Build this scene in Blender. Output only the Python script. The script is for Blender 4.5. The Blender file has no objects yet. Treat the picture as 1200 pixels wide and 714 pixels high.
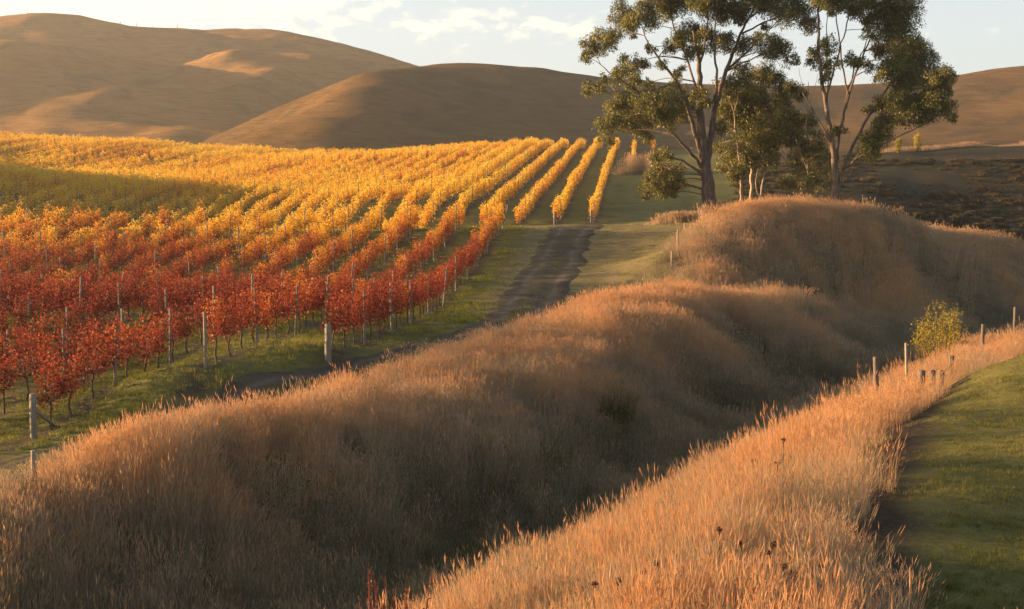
import bpy, bmesh, math, random
import numpy as np
from mathutils import Vector, Matrix

random.seed(7)
rng = np.random.default_rng(11)
S = bpy.context.scene
C = S.collection
R = math.radians

# ------------------------------------------------------------------ camera
CZ = 8.0
FPX = 1667.0
PITCH = math.atan((357.0 - 240.0) / FPX)
cam_d = bpy.data.cameras.new("camera")
cam_d.sensor_width = 36.0
cam_d.lens = 36.0 * FPX / 1200.0
cam_d.clip_start = 0.2
cam_d.clip_end = 12000
cam = bpy.data.objects.new("camera", cam_d)
cam.location = (0, 0, CZ)
cam.rotation_euler = (math.pi / 2 - PITCH, 0, 0)
C.objects.link(cam)
S.camera = cam

# ------------------------------------------------------------------ light
SUN_AZ = R(-80)      # from the view direction, negative = left
SUN_EL = R(9.0)
VEIL, VEILC, CLOUDC = 0.78, (3.45, 3.65, 3.95, 1), (5.8, 5.2, 3.8, 1)
w = bpy.data.worlds.new("World")
S.world = w
w.use_nodes = True
def world_nodes():
    nt = w.node_tree
    N, L = nt.nodes, nt.links
    N.clear()
    out = N.new("ShaderNodeOutputWorld")
    bg = N.new("ShaderNodeBackground")
    bg.inputs["Strength"].default_value = 0.062
    sky = N.new("ShaderNodeTexSky")
    sky.sky_type = 'NISHITA'
    sky.sun_disc = False
    sky.sun_elevation = SUN_EL
    sky.sun_rotation = SUN_AZ
    sky.air_density = 1.0
    sky.dust_density = 1.5
    sky.ozone_density = 1.0
    # clouds: banks at given bearings, broken up by noise
    tc = N.new("ShaderNodeTexCoord"); D = tc.outputs["Generated"]
    def mth(op, a, b=0.0, c=None):
        m = N.new("ShaderNodeMath"); m.operation = op
        for k, v in enumerate((a, b) if c is None else (a, b, c)):
            if isinstance(v, (int, float)): m.inputs[k].default_value = v
            else: L.new(v, m.inputs[k])
        return m.outputs[0]
    sep = N.new("ShaderNodeSeparateXYZ"); L.new(D, sep.inputs[0])
    az = mth('ARCTAN2', sep.outputs["X"], sep.outputs["Y"])
    el = mth('ARCSINE', sep.outputs["Z"])
    cmb = N.new("ShaderNodeCombineXYZ"); L.new(mth('MULTIPLY', az, 1.0), cmb.inputs[0]); L.new(mth('MULTIPLY', el, 2.2), cmb.inputs[1])
    nz = N.new("ShaderNodeTexNoise"); nz.inputs["Scale"].default_value = 42; nz.inputs["Detail"].default_value = 8; nz.inputs["Roughness"].default_value = 0.58
    nz.inputs["Distortion"].default_value = 0.3
    L.new(cmb.outputs[0], nz.inputs["Vector"])
    bank = None
    # (bearing, elevation, half width, half height, weight) in degrees
    for (a, e, wa, we, k) in [(-13.5, 8.6, 7.5, 1.7, 1.25), (-17, 11.5, 9, 2.2, 1.1), (-10, 10.8, 6, 1.5, 1.0), (-3.2, 6.9, 1.4, 0.5, .62), (-1.2, 7.2, 2.0, 0.55, .6), (0.6, 7.0, 0.9, 0.6, .62), (2.5, 6.8, 1.1, 0.5, .7), (-5, 8.4, 1.6, .7, .5),
                              (-40, 12, 16, 4, .8), (-75, 16, 18, 5, .6), (60, 18, 22, 5, .7), (120, 14, 25, 5, .75), (-130, 16, 25, 6, .75), (175, 20, 24, 6, .7), (20, 34, 20, 7, .6), (-30, 45, 24, 8, .6)]:
        u = mth('DIVIDE', mth('SUBTRACT', az, R(a)), R(wa)); v = mth('DIVIDE', mth('SUBTRACT', el, R(e)), R(we))
        q = mth('MULTIPLY', mth('EXPONENT', mth('MULTIPLY', mth('ADD', mth('MULTIPLY', u, u), mth('MULTIPLY', v, v)), -0.7)), k)
        bank = q if bank is None else mth('MAXIMUM', bank, q)
    cl = mth('ADD', bank, mth('MULTIPLY', mth('SUBTRACT', nz.outputs["Fac"], 0.5), 2.6))
    rp = N.new("ShaderNodeMapRange"); rp.interpolation_type = 'SMOOTHSTEP'
    rp.inputs["From Min"].default_value = 0.28; rp.inputs["From Max"].default_value = 0.95; rp.inputs["To Max"].default_value = 0.9
    L.new(cl, rp.inputs["Value"])
    veil = N.new("ShaderNodeMixRGB")
    L.new(mth('ADD', mth('MULTIPLY', mth('EXPONENT', mth('MULTIPLY', mth('MAXIMUM', el, 0.0), -3.6)), VEIL), 0.06), veil.inputs[0])
    L.new(sky.outputs[0], veil.inputs[1])
    veil.inputs[2].default_value = VEILC
    mx = N.new("ShaderNodeMixRGB")
    L.new(rp.outputs[0], mx.inputs[0])
    L.new(veil.outputs[0], mx.inputs[1])
    mx.inputs[2].default_value = CLOUDC
    L.new(mx.outputs[0], bg.inputs["Color"])
    L.new(bg.outputs[0], out.inputs["Surface"])
world_nodes()

sun_d = bpy.data.lights.new("sun", 'SUN')
sun_d.energy = 5.0
sun_d.angle = R(0.6)
sun_d.color = (1.0, 0.60, 0.28)
sun = bpy.data.objects.new("sun", sun_d)
sdir = Vector((math.sin(SUN_AZ) * math.cos(SUN_EL), math.cos(SUN_AZ) * math.cos(SUN_EL), math.sin(SUN_EL)))
sun.rotation_euler = sdir.to_track_quat('Z', 'Y').to_euler()
sun.location = (-60, 20, 60)
C.objects.link(sun)

S.view_settings.view_transform = 'Standard'
S.view_settings.look = 'None'
S.view_settings.exposure = 2.15
S.view_settings.gamma = 1.0
S.render.engine = 'CYCLES'
S.cycles.max_bounces = 5
S.cycles.diffuse_bounces = 2
S.cycles.glossy_bounces = 2
S.cycles.transmission_bounces = 2
S.cycles.transparent_max_bounces = 4
S.cycles.volume_bounces = 0
S.cycles.use_denoising = True
S.cycles.denoiser = 'OPENIMAGEDENOISE'
S.cycles.denoising_input_passes = 'RGB_ALBEDO_NORMAL'

# ------------------------------------------------------------------ helpers
cp, sp = math.cos(PITCH), math.sin(PITCH)
def pw(px, py, Y):
    """the point of the place seen at photograph pixel (px, py), Y metres ahead"""
    a = (px - 600.0) / FPX
    b = (357.0 - py) / FPX
    fy = cp + b * sp
    fz = -sp + b * cp
    return np.array((a / fy * Y, Y, CZ + fz / fy * Y))

def link(name, me, parent=None, mat=None):
    o = bpy.data.objects.new(name, me)
    C.objects.link(o)
    if parent is not None:
        o.parent = parent
    if mat is not None and me is not None and len(me.materials) == 0:
        me.materials.append(mat)
    return o

def tag(o, label=None, cat=None, group=None, kind=None):
    if label: o["label"] = label
    if cat: o["category"] = cat
    if group: o["group"] = group
    if kind: o["kind"] = kind
    return o

def mesh_np(name, V, F, attrs=None, smooth=False):
    """mesh from arrays; F is (n,3) or (n,4) or list of such"""
    me = bpy.data.meshes.new(name)
    Fs = F if isinstance(F, list) else [F]
    Fs = [f for f in Fs if len(f)]
    V = np.asarray(V, dtype=np.float32)
    me.vertices.add(len(V))
    me.vertices.foreach_set("co", V.ravel())
    if Fs:
        loops = np.concatenate([f.ravel() for f in Fs]).astype(np.int32)
        tot = np.concatenate([np.full(len(f), f.shape[1], dtype=np.int32) for f in Fs])
        st = np.concatenate(([0], np.cumsum(tot)[:-1])).astype(np.int32)
        me.loops.add(len(loops))
        me.loops.foreach_set("vertex_index", loops)
        me.polygons.add(len(tot))
        me.polygons.foreach_set("loop_start", st)
        if smooth:
            me.polygons.foreach_set("use_smooth", np.ones(len(tot), dtype=bool))
    me.update(calc_edges=True)
    for nm, (dom, typ, arr) in (attrs or {}).items():
        a = me.attributes.new(nm, typ, dom)
        key = {"FLOAT": "value", "INT": "value", "BOOLEAN": "value", "FLOAT_VECTOR": "vector", "FLOAT_COLOR": "color"}[typ]
        a.data.foreach_set(key, np.ascontiguousarray(arr).ravel())
    return me

class MB:
    """collects vertices, faces and per-vertex floats of one mesh"""
    def __init__(s):
        s.v, s.q, s.t, s.r, s.n = [], [], [], [], 0
    def quads(s, V, F, r=0.0):
        V = np.asarray(V, float).reshape(-1, 3)
        s.v.append(V); s.q.append(np.asarray(F, int) + s.n)
        s.r.append(np.full(len(V), r) if np.isscalar(r) else np.asarray(r, float)); s.n += len(V)
    def tris(s, V, F, r=0.0):
        V = np.asarray(V, float).reshape(-1, 3)
        s.v.append(V); s.t.append(np.asarray(F, int) + s.n)
        s.r.append(np.full(len(V), r) if np.isscalar(r) else np.asarray(r, float)); s.n += len(V)
    def tube(s, P, rad, n=6, r=0.0, cap=True):
        P = np.asarray(P, float); m = len(P)
        rad = np.broadcast_to(np.asarray(rad, float), (m,))
        T = np.gradient(P, axis=0)
        T /= np.linalg.norm(T, axis=1)[:, None] + 1e-9
        ref = np.array((0.31, 0.95, 0.05))
        A = np.cross(T, ref); A /= np.linalg.norm(A, axis=1)[:, None] + 1e-9
        B = np.cross(T, A)
        an = np.linspace(0, 2 * math.pi, n, endpoint=False)
        V = P[:, None, :] + rad[:, None, None] * (np.cos(an)[None, :, None] * A[:, None, :] + np.sin(an)[None, :, None] * B[:, None, :])
        i, j = np.meshgrid(np.arange(m - 1), np.arange(n), indexing='ij')
        k = (j + 1) % n
        F = np.stack((i * n + j, i * n + k, (i + 1) * n + k, (i + 1) * n + j), -1).reshape(-1, 4)
        V = V.reshape(-1, 3)
        base = s.n
        s.quads(V, F, r)
        if cap:
            s.v.append(P[[-1]]); s.r.append(np.array([r if np.isscalar(r) else 0.0])); c = s.n; s.n += 1
            top = base + (m - 1) * n
            s.t.append(np.array([(top + a, top + (a + 1) % n, c) for a in range(n)]))
    def leaves(s, P, size, aspect=0.5, droop=0.0, r=None, flat=0.0):
        """quads (kite shaped) centred on points P with random orientation"""
        m = len(P)
        d = rng.normal(size=(m, 3)); d[:, 2] = d[:, 2] * (1 - flat) - droop
        d /= np.linalg.norm(d, axis=1)[:, None] + 1e-9
        e = rng.normal(size=(m, 3)); e = np.cross(d, e); e /= np.linalg.norm(e, axis=1)[:, None] + 1e-9
        L = (np.asarray(size) * (0.7 + 0.6 * rng.random(m)))[:, None]
        W = L * aspect
        V = np.stack((P, P + d * L * 0.45 + e * W * 0.5, P + d * L, P + d * L * 0.45 - e * W * 0.5), 1).reshape(-1, 3)
        F = np.arange(4 * m).reshape(m, 4)
        rr = np.repeat(rng.random(m) if r is None else np.broadcast_to(r, (m,)), 4)
        s.quads(V, F, rr)
    def mesh(s, name, smooth=False):
        V = np.concatenate(s.v)
        Fs = []
        if s.q: Fs.append(np.concatenate(s.q))
        if s.t: Fs.append(np.concatenate(s.t))
        return mesh_np(name, V, Fs, {"rnd": ('POINT', 'FLOAT', np.concatenate(s.r).astype(np.float32))}, smooth)

def vnoise(x, y, seed=0):
    """smooth value noise, about -1..1"""
    xi, yi = np.floor(x).astype(np.int64), np.floor(y).astype(np.int64)
    fx, fy = x - xi, y - yi
    fx = fx * fx * (3 - 2 * fx); fy = fy * fy * (3 - 2 * fy)
    def h(a, b):
        n = (a * 374761393 + b * 668265263 + seed * 974711) & 0x7fffffff
        n = ((n ^ (n >> 13)) * 1274126177) & 0x7fffffff
        return ((n ^ (n >> 16)) & 0xffff) / 32767.5 - 1
    return (h(xi, yi) * (1 - fx) + h(xi + 1, yi) * fx) * (1 - fy) + (h(xi, yi + 1) * (1 - fx) + h(xi + 1, yi + 1) * fx) * fy
def fbm(x, y, o=4, seed=0):
    t, a = 0.0, 1.0
    for k in range(o):
        t = t + a * vnoise(x * 2 ** k + 17 * k, y * 2 ** k - 9 * k, seed + k); a *= 0.5
    return t
def sstep(x, a, b):
    t = np.clip((x - a) / (b - a), 0, 1)
    return t * t * (3 - 2 * t)

def tps_fit(P, z, lam=0.0):
    n = len(P)
    d2 = ((P[:, None] - P[None]) ** 2).sum(-1)
    K = 0.5 * d2 * np.log(d2 + 1e-12) + lam * np.eye(n)
    Q = np.concatenate((np.ones((n, 1)), P), 1)
    A = np.zeros((n + 3, n + 3)); A[:n, :n] = K; A[:n, n:] = Q; A[n:, :n] = Q.T
    return np.linalg.solve(A, np.concatenate((z, np.zeros(3))))
def tps_eval(P, wt, X):
    out = np.empty(len(X)); n = len(P)
    for a in range(0, len(X), 20000):
        x = X[a:a + 20000]
        d2 = ((x[:, None] - P[None]) ** 2).sum(-1)
        out[a:a + 20000] = (0.5 * d2 * np.log(d2 + 1e-12)) @ wt[:n] + wt[n] + x @ wt[n + 1:]
    return out

# ------------------------------------------------------------------ materials
def mat_new(name):
    m = bpy.data.materials.new(name); m.use_nodes = True
    m.node_tree.nodes.clear()
    return m, m.node_tree.nodes, m.node_tree.links
def ramp(N, stops):
    r = N.new("ShaderNodeValToRGB")
    e = r.color_ramp.elements
    e[0].position, e[0].color = stops[0][0], (*stops[0][1], 1)
    e[1].position, e[1].color = stops[-1][0], (*stops[-1][1], 1)
    for p, c in stops[1:-1]:
        x = e.new(p); x.color = (*c, 1)
    return r
def mixc(N, L, f, a, b, blend='MIX'):
    m = N.new("ShaderNodeMixRGB"); m.blend_type = blend
    for i, s in enumerate((f, a, b)):
        if hasattr(s, "is_linked") or isinstance(s, bpy.types.NodeSocket): L.new(s, m.inputs[i])
        elif isinstance(s, (int, float)): m.inputs[i].default_value = s
        else: m.inputs[i].default_value = (*s, 1)
    return m.outputs[0]
def attr(N, name, t='GEOMETRY'):
    a = N.new("ShaderNodeAttribute"); a.attribute_name = name; a.attribute_type = t
    return a.outputs["Fac"]
def noise(N, L, scale, detail=4, rough=0.6, vec=None, dist=0.0):
    n = N.new("ShaderNodeTexNoise"); n.inputs["Scale"].default_value = scale
    n.inputs["Detail"].default_value = detail; n.inputs["Roughness"].default_value = rough
    n.inputs["Distortion"].default_value = dist
    if vec is not None: L.new(vec, n.inputs["Vector"])
    return n.outputs["Fac"]
def maprange(N, L, v, a, b, c=0.0, d=1.0):
    m = N.new("ShaderNodeMapRange")
    L.new(v, m.inputs["Value"])
    for k, x in zip(("From Min", "From Max", "To Min", "To Max"), (a, b, c, d)): m.inputs[k].default_value = x
    return m.outputs[0]
def math_(N, L, op, a, b):
    m = N.new("ShaderNodeMath"); m.operation = op
    for i, s in enumerate((a, b)):
        if isinstance(s, bpy.types.NodeSocket): L.new(s, m.inputs[i])
        else: m.inputs[i].default_value = s
    return m.outputs[0]

def foliage_mat(name, stops, fac_parts, trans=0.4, rough=0.6, spec=0.2):
    """diffuse + translucent leaf; fac = weighted sum of attributes"""
    m, N, L = mat_new(name)
    fac = None
    for (nm, typ, wt) in fac_parts:
        v = math_(N, L, 'MULTIPLY', attr(N, nm, typ), wt)
        fac = v if fac is None else math_(N, L, 'ADD', fac, v)
    r = ramp(N, stops); L.new(fac, r.inputs[0])
    b = N.new("ShaderNodeBsdfPrincipled")
    b.inputs["Roughness"].default_value = rough
    b.inputs["Specular IOR Level"].default_value = spec
    L.new(r.outputs[0], b.inputs["Base Color"])
    t = N.new("ShaderNodeBsdfTranslucent"); L.new(r.outputs[0], t.inputs[0])
    mx = N.new("ShaderNodeMixShader"); mx.inputs[0].default_value = trans
    L.new(b.outputs[0], mx.inputs[1]); L.new(t.outputs[0], mx.inputs[2])
    o = N.new("ShaderNodeOutputMaterial"); L.new(mx.outputs[0], o.inputs[0])
    return m

M = {}
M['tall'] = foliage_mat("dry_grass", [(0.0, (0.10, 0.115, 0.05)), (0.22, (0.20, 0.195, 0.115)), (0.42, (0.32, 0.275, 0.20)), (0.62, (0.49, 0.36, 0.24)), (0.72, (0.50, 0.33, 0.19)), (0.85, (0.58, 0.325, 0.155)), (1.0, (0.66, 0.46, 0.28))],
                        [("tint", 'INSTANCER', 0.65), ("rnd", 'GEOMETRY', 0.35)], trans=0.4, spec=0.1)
M['short'] = foliage_mat("green_grass", [(0.0, (0.05, 0.06, 0.013)), (0.5, (0.115, 0.12, 0.026)), (0.8, (0.20, 0.18, 0.05)), (1.0, (0.32, 0.25, 0.10))],
                         [("tint", 'INSTANCER', 0.7), ("rnd", 'GEOMETRY', 0.3)], trans=0.4, spec=0.15)
M['verge'] = foliage_mat("verge_grass", [(0.0, (0.06, 0.08, 0.015)), (0.5, (0.155, 0.175, 0.03)), (0.8, (0.25, 0.235, 0.055)), (1.0, (0.34, 0.27, 0.10))],
                        [("tint", 'INSTANCER', 0.7), ("rnd", 'GEOMETRY', 0.3)], trans=0.45, spec=0.15)  # green grass brightened: sun on the headland put into the colour
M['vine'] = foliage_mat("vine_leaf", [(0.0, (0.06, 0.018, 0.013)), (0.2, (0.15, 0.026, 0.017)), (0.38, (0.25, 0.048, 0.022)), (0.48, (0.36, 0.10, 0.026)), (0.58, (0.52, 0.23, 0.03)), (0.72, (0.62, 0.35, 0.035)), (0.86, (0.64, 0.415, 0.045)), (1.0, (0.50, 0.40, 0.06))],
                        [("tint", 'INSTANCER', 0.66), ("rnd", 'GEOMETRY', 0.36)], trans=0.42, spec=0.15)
M['gum'] = foliage_mat("gum_leaf", [(0.0, (0.04, 0.047, 0.016)), (0.5, (0.12, 0.125, 0.034)), (0.85, (0.24, 0.22, 0.055)), (1.0, (0.30, 0.21, 0.08))],
                       [("rnd", 'GEOMETRY', 1.0)], trans=0.36, rough=0.45, spec=0.35)
M['bush'] = foliage_mat("bush_leaf", [(0.0, (0.16, 0.16, 0.02)), (0.6, (0.40, 0.36, 0.04)), (1.0, (0.42, 0.20, 0.04))],
                        [("rnd", 'GEOMETRY', 1.0)], trans=0.4)
M['rush'] = foliage_mat("rush_leaf", [(0.0, (0.03, 0.04, 0.008)), (1.0, (0.10, 0.10, 0.02))], [("rnd", 'GEOMETRY', 1.0)], trans=0.3)
M['dock'] = foliage_mat("dock_stem", [(0.0, (0.09, 0.018, 0.011)), (1.0, (0.19, 0.045, 0.025))], [("rnd", 'GEOMETRY', 1.0)], trans=0.2)
M['seed'] = foliage_mat("dark_seed_head", [(0.0, (0.03, 0.015, 0.01)), (1.0, (0.09, 0.04, 0.025))], [("rnd", 'GEOMETRY', 1.0)], trans=0.1)
M['scrub'] = foliage_mat("scrub_leaf", [(0.0, (0.02, 0.023, 0.011)), (0.5, (0.05, 0.043, 0.022)), (1.0, (0.13, 0.09, 0.05))], [("rnd", 'GEOMETRY', 0.3), ("tint", 'INSTANCER', 0.7)], trans=0.25)

def bark_mat(name, c0, c1, c2, sc=(3, 3, 0.7)):
    m, N, L = mat_new(name)
    tc = N.new("ShaderNodeTexCoord"); mp = N.new("ShaderNodeMapping"); mp.inputs["Scale"].default_value = sc
    L.new(tc.outputs["Object"], mp.inputs[0])
    n = noise(N, L, 2.2, 6, 0.65, mp.outputs[0])
    r = ramp(N, [(0.3, c0), (0.5, c1), (0.7, c2)]); L.new(n, r.inputs[0])
    b = N.new("ShaderNodeBsdfPrincipled"); b.inputs["Roughness"].default_value = 0.85
    L.new(r.outputs[0], b.inputs["Base Color"])
    bp = N.new("ShaderNodeBump"); bp.inputs["Strength"].default_value = 0.6; bp.inputs["Distance"].default_value = 0.03
    L.new(n, bp.inputs["Height"]); L.new(bp.outputs[0], b.inputs["Normal"])
    o = N.new("ShaderNodeOutputMaterial"); L.new(b.outputs[0], o.inputs[0])
    return m
M['bark'] = bark_mat("gum_bark", (0.05, 0.033, 0.023), (0.11, 0.078, 0.055), (0.24, 0.18, 0.13))
M['bark_dark'] = bark_mat("rough_bark", (0.038, 0.027, 0.02), (0.08, 0.057, 0.042), (0.18, 0.13, 0.095))
M['bark_pale'] = bark_mat("pale_bark", (0.10, 0.068, 0.048), (0.25, 0.19, 0.14), (0.42, 0.35, 0.28))
M['vinewood'] = bark_mat("vine_wood", (0.03, 0.02, 0.014), (0.06, 0.042, 0.03), (0.11, 0.08, 0.06), (14, 14, 5))
M['post'] = bark_mat("grey_post_timber", (0.09, 0.078, 0.062), (0.17, 0.15, 0.12), (0.27, 0.24, 0.19), (16, 16, 2))
M['post_old'] = bark_mat("weathered_fence_timber", (0.04, 0.032, 0.025), (0.09, 0.072, 0.055), (0.16, 0.13, 0.10), (14, 14, 2))
M['post_pale'] = bark_mat("pale_fence_timber", (0.14, 0.12, 0.09), (0.24, 0.20, 0.15), (0.34, 0.29, 0.22), (14, 14, 2))

# ------------------------------------------------------------------ terrain
# (px, py, Y): ground points read from the photograph, each at its own distance
G = []
def g(*pts): G.extend(pw(*p) for p in pts)
def gz(*pts): G.extend(np.array(p, float) + (0, 0, CZ) for p in pts)   # X, Y, Z below the camera
# paddock, flat
g((1080, 714, 16), (1200, 714, 16), (1035, 640, 18.6), (1200, 640, 18.8), (1040, 560, 23), (1200, 560, 23.3), (1070, 490, 29),
  (1200, 490, 29.5), (1130, 440, 36), (1200, 420, 40))
gz((9, 8, -4.5), (20, 10, -4.5), (40, 30, -4.2), (30, 50, -4.2), (50, 70, -4.0), (4, 8, -4.5), (60, 20, -4.0))
# shoulder of the near bank
g((800, 714, 17.6), (950, 705, 16.8), (900, 606, 23), (1000, 524, 29), (1090, 474, 36.5), (1160, 446, 46), (700, 775, 18.5))
g((600, 775, 18), (715, 684, 22), (820, 632, 26), (910, 570, 31.5), (1000, 522, 38), (1065, 484, 46), (1150, 440, 58), (1200, 420, 66))
gz((-1.6, 13, -5.9), (-1.0, 9, -5.6), (1.5, 13, -5.2), (-4, 6, -6.5), (-1.4, 21.5, -7.2), (1.0, 27, -7.4), (4.0, 33, -7.5), (8.4, 41.5, -7.5), (13.5, 52, -7.4), (21.5, 66, -7.1))
# gully floor
gz((-4.0, 24, -9.7), (-3.0, 31, -9.6), (-1.2, 37, -9.3), (2.8, 46, -9.3), (7.4, 56, -9.2), (11.6, 64, -9.1), (17.4, 73.5, -8.8), (26, 86, -8.0), (36, 102, -7.4), (46, 116, -7.0), (60, 140, -6.5))
gz((-6, 17, -9.6), (-9, 8, -9.3))
# crest of the middle bank
g((0, 628, 31), (100, 576, 34), (200, 530, 37), (300, 510, 40.5), (400, 484, 44.5), (500, 456, 48.5), (570, 430, 53), (640, 405, 58), (700, 390, 62), (760, 372, 66), (840, 364, 71.5), (905, 362, 75.5), (950, 365, 78))
# its broad top, then the shaded flank
g((0, 660, 30.3), (0, 714, 29.4), (100, 640, 32.4), (100, 714, 30.8), (200, 582, 34.2), (200, 650, 33), (200, 700, 31.8), (300, 562, 36.2), (300, 640, 35), (300, 690, 33.4),
  (380, 552, 37), (450, 530, 39), (550, 500, 42.5), (640, 462, 48), (700, 442, 52), (760, 425, 56.5), (820, 410, 61), (900, 388, 69), (950, 384, 73.5))
gz((-9, 23, -9.6), (-12, 17, -9.4), (-12.5, 25, -9.2), (-18, 12, -8.8))
# swale and mound
g((960, 345, 88), (1010, 348, 90), (1010, 402, 81), (1050, 382, 87), (1100, 362, 96), (900, 336, 86.5), (830, 330, 84), (840, 268, 92), (870, 258, 95), (930, 255, 96), (985, 258, 97), (1035, 270, 98), (1080, 290, 98), (820, 275, 96), (905, 295, 90.5), (985, 305, 92), (1070, 330, 94), (1130, 345, 99), (1200, 342, 112),
  (1110, 296, 110), (1150, 300, 118), (1200, 296, 125), (1020, 275, 108), (930, 268, 108), (860, 272, 108))
gz((14.5, 82.5, -6.4), (11.2, 80, -6.0))
# farm track and headland
g((675, 268, 117), (600, 271, 113), (760, 268, 116), (815, 265, 115), (655, 300, 100), (730, 300, 99), (780, 304, 96), (630, 340, 84), (700, 345, 83), (760, 335, 84), (605, 374, 70), (660, 378, 68), (540, 402, 61), (440, 440, 49.5), (470, 455, 48), (300, 474, 44.5), (330, 500, 42), (100, 522, 38.8), (120, 546, 36), (0, 556, 35.6), (20, 585, 33))
# near vineyard block, nearly flat
g((40, 515, 41), (175, 447, 51), (240, 422, 47), (293, 404, 52), (337, 394, 58), (383, 406, 52), (450, 388, 62), (510, 370, 73), (0, 470, 48), (535, 345, 82), (551, 322, 92), (583, 286, 106))
gz((-22, 60, -6.0), (-20, 40, -6.8), (-30, 55, -6.2), (-25, 28, -7.4), (-50, 60, -6.0), (-60, 30, -6.5))
# slight crest and dip inside the block
gz((-32, 73, -5.6), (-21, 72, -5.55), (-12.5, 71, -5.5), (-34, 82, -7.0), (-23, 82, -7.0), (-14, 81.5, -6.8), (-8.5, 80, -6.2))
# break of slope up to the yellow vines
g((0, 332, 93), (200, 332, 92), (350, 331, 91), (450, 326, 91), (0, 271, 117), (150, 272, 117), (300, 273, 116), (420, 273, 115), (520, 270, 113), (0, 303, 104), (200, 303, 104), (400, 302, 102))
# beyond that crest
gz((-1, 122, -2.2), (-12, 131, -3.6), (-30, 134, -4.6), (-55, 138, -5.0), (-75, 140, -4.5), (4, 140, -1.2))
g((650, 264, 130), (693, 263, 130), (620, 250, 140), (760, 240, 150), (820, 232, 155), (500, 248, 145), (400, 253, 148),
  (0, 213, 188), (100, 222, 180), (180, 238, 168), (250, 250, 158), (60, 212, 212), (0, 207, 215), (180, 214, 210),
  (300, 220, 198), (400, 222, 185), (500, 218, 182), (600, 208, 190), (690, 208, 190), (760, 205, 190),
  (0, 165, 300), (100, 172, 298), (200, 178, 292), (300, 186, 283), (400, 193, 272), (450, 189, 264), (500, 184, 264), (550, 180, 266), (632, 176, 270), (718, 178, 272), (800, 178, 270), (900, 185, 260),
  (100, 192, 250), (140, 183, 262), (210, 205, 240), (280, 198, 240))
gz((-110, 380, 15), (-40, 380, 12), (30, 380, 12), (100, 380, 12), (-180, 300, 20), (-88, 180, 11.0), (-80, 164, 8.3), (-125, 190, 10.5), (-74, 205, 4.0), (-69, 176, 3.4), (-110, 110, -3), (-90, 80, -5))  # includes an unseen knoll at left, raised to cast shade on the vines
# dark terrace on the right
g((1200, 172, 205), (1100, 176, 200), (1030, 180, 196), (960, 190, 192), (880, 200, 190), (1200, 272, 152), (1100, 277, 148), (1000, 268, 140), (900, 262, 135), (1200, 215, 176), (1100, 220, 172), (1010, 215, 168), (930, 225, 165))
gz((60, 240, 8.5), (100, 200, 9), (120, 260, 10), (80, 150, -1), (100, 110, -5), (150, 160, 4), (160, 60, -3))
G = np.array(G)
def uv_of(x, y):
    yy = np.maximum(y, 8.0)
    u = np.clip(x / yy, -1.7, 1.7)
    v = np.log(np.minimum(yy, 420.0))
    return np.stack((u, v), -1)
GUV = uv_of(G[:, 0], G[:, 1])
GW = tps_fit(GUV, G[:, 2], 0.0006)

def axis(parts):
    out = []
    for a, b, st in parts: out += list(np.arange(a, b, st))
    return out
ys = np.array(axis([(-30, 10, 2.0), (10, 135, 0.5), (135, 310, 1.5), (310, 440, 6)]) + [440 * 1.16 ** k for k in range(20)])
xr = np.array(axis([(0, 60, 0.55), (60, 130, 2.0), (130, 260, 8)]) + [260 * 1.25 ** k for k in range(14)])
xs = np.concatenate((-xr[:0:-1], xr))
GX, GY = np.meshgrid(xs, ys)
def terrain_exact(x, y):
    z = tps_eval(GUV, GW, uv_of(x, y))
    r = np.hypot(x, y)
    far = sstep(r, 380, 900)
    z = z * (1 - far) + far * (CZ + 4)
    near = 1 - sstep(y, 60, 140)
    z = z + 0.10 * fbm(x * 0.35, y * 0.35, 4, 3) * (0.3 + 0.7 * (x < 90)) * (1 - far)
    z = z + (1 - near) * 0.35 * fbm(x * 0.06, y * 0.06, 3, 9) * (1 - far)
    return z
GZ = terrain_exact(GX.ravel(), GY.ravel()).reshape(GX.shape)

def ground_z(x, y):
    x = np.asarray(x, float); y = np.asarray(y, float)
    j = np.clip(np.searchsorted(xs, x) - 1, 0, len(xs) - 2)
    i = np.clip(np.searchsorted(ys, y) - 1, 0, len(ys) - 2)
    fx = (x - xs[j]) / (xs[j + 1] - xs[j]); fy = (y - ys[i]) / (ys[i + 1] - ys[i])
    return (GZ[i, j] * (1 - fx) + GZ[i, j + 1] * fx) * (1 - fy) + (GZ[i + 1, j] * (1 - fx) + GZ[i + 1, j + 1] * fx) * fy

def poly_x(pts, y):
    p = sorted(pts, key=lambda q: q[1])
    return np.interp(y, [q[1] for q in p], [q[0] for q in p])
def pl(*p): return [tuple(pw(*q)[:2]) for q in p]
TRACK = pl((676, 262, 121), (674, 268, 116), (655, 300, 100), (630, 340, 84), (603, 375, 70), (536, 404, 60.5), (440, 436, 49.8), (300, 470, 44.8), (150, 508, 40.2), (0, 556, 35.6), (-200, 610, 31))
# right edge of the tall grass towards the track, and its edge along the paddock
BANK_L = pl((-200, 640, 29), (0, 566, 33.4), (120, 535, 36.3), (300, 490, 42), (450, 452, 49), (560, 414, 57), (640, 380, 66), (760, 345, 80), (785, 312, 92), (815, 278, 104), (838, 268, 112)) + [(20, 120), (24, 130)]
BANK_R = [(3.6, 4), (4.0, 12)] + pl((1030, 714, 16), (1005, 640, 18.6), (1000, 560, 23), (1030, 490, 29), (1110, 440, 36)) + [(14.5, 42), (20, 54), (26, 66), (42, 90), (60, 120), (70, 140)]
LAWN_L = [(4.3, 4), (4.6, 12)] + pl((1085, 714, 16), (1092, 640, 18.6), (1074, 560, 23), (1092, 490, 29), (1143, 440, 36)) + [(15.2, 42), (20.8, 54), (27, 66), (43, 90), (61, 120), (71, 140)]
ROW_D = 0.09
def row_c(k): return 4.4 + 3.3 * k if k <= 4 else 17.6 + 2.85 * (k - 4)
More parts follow.
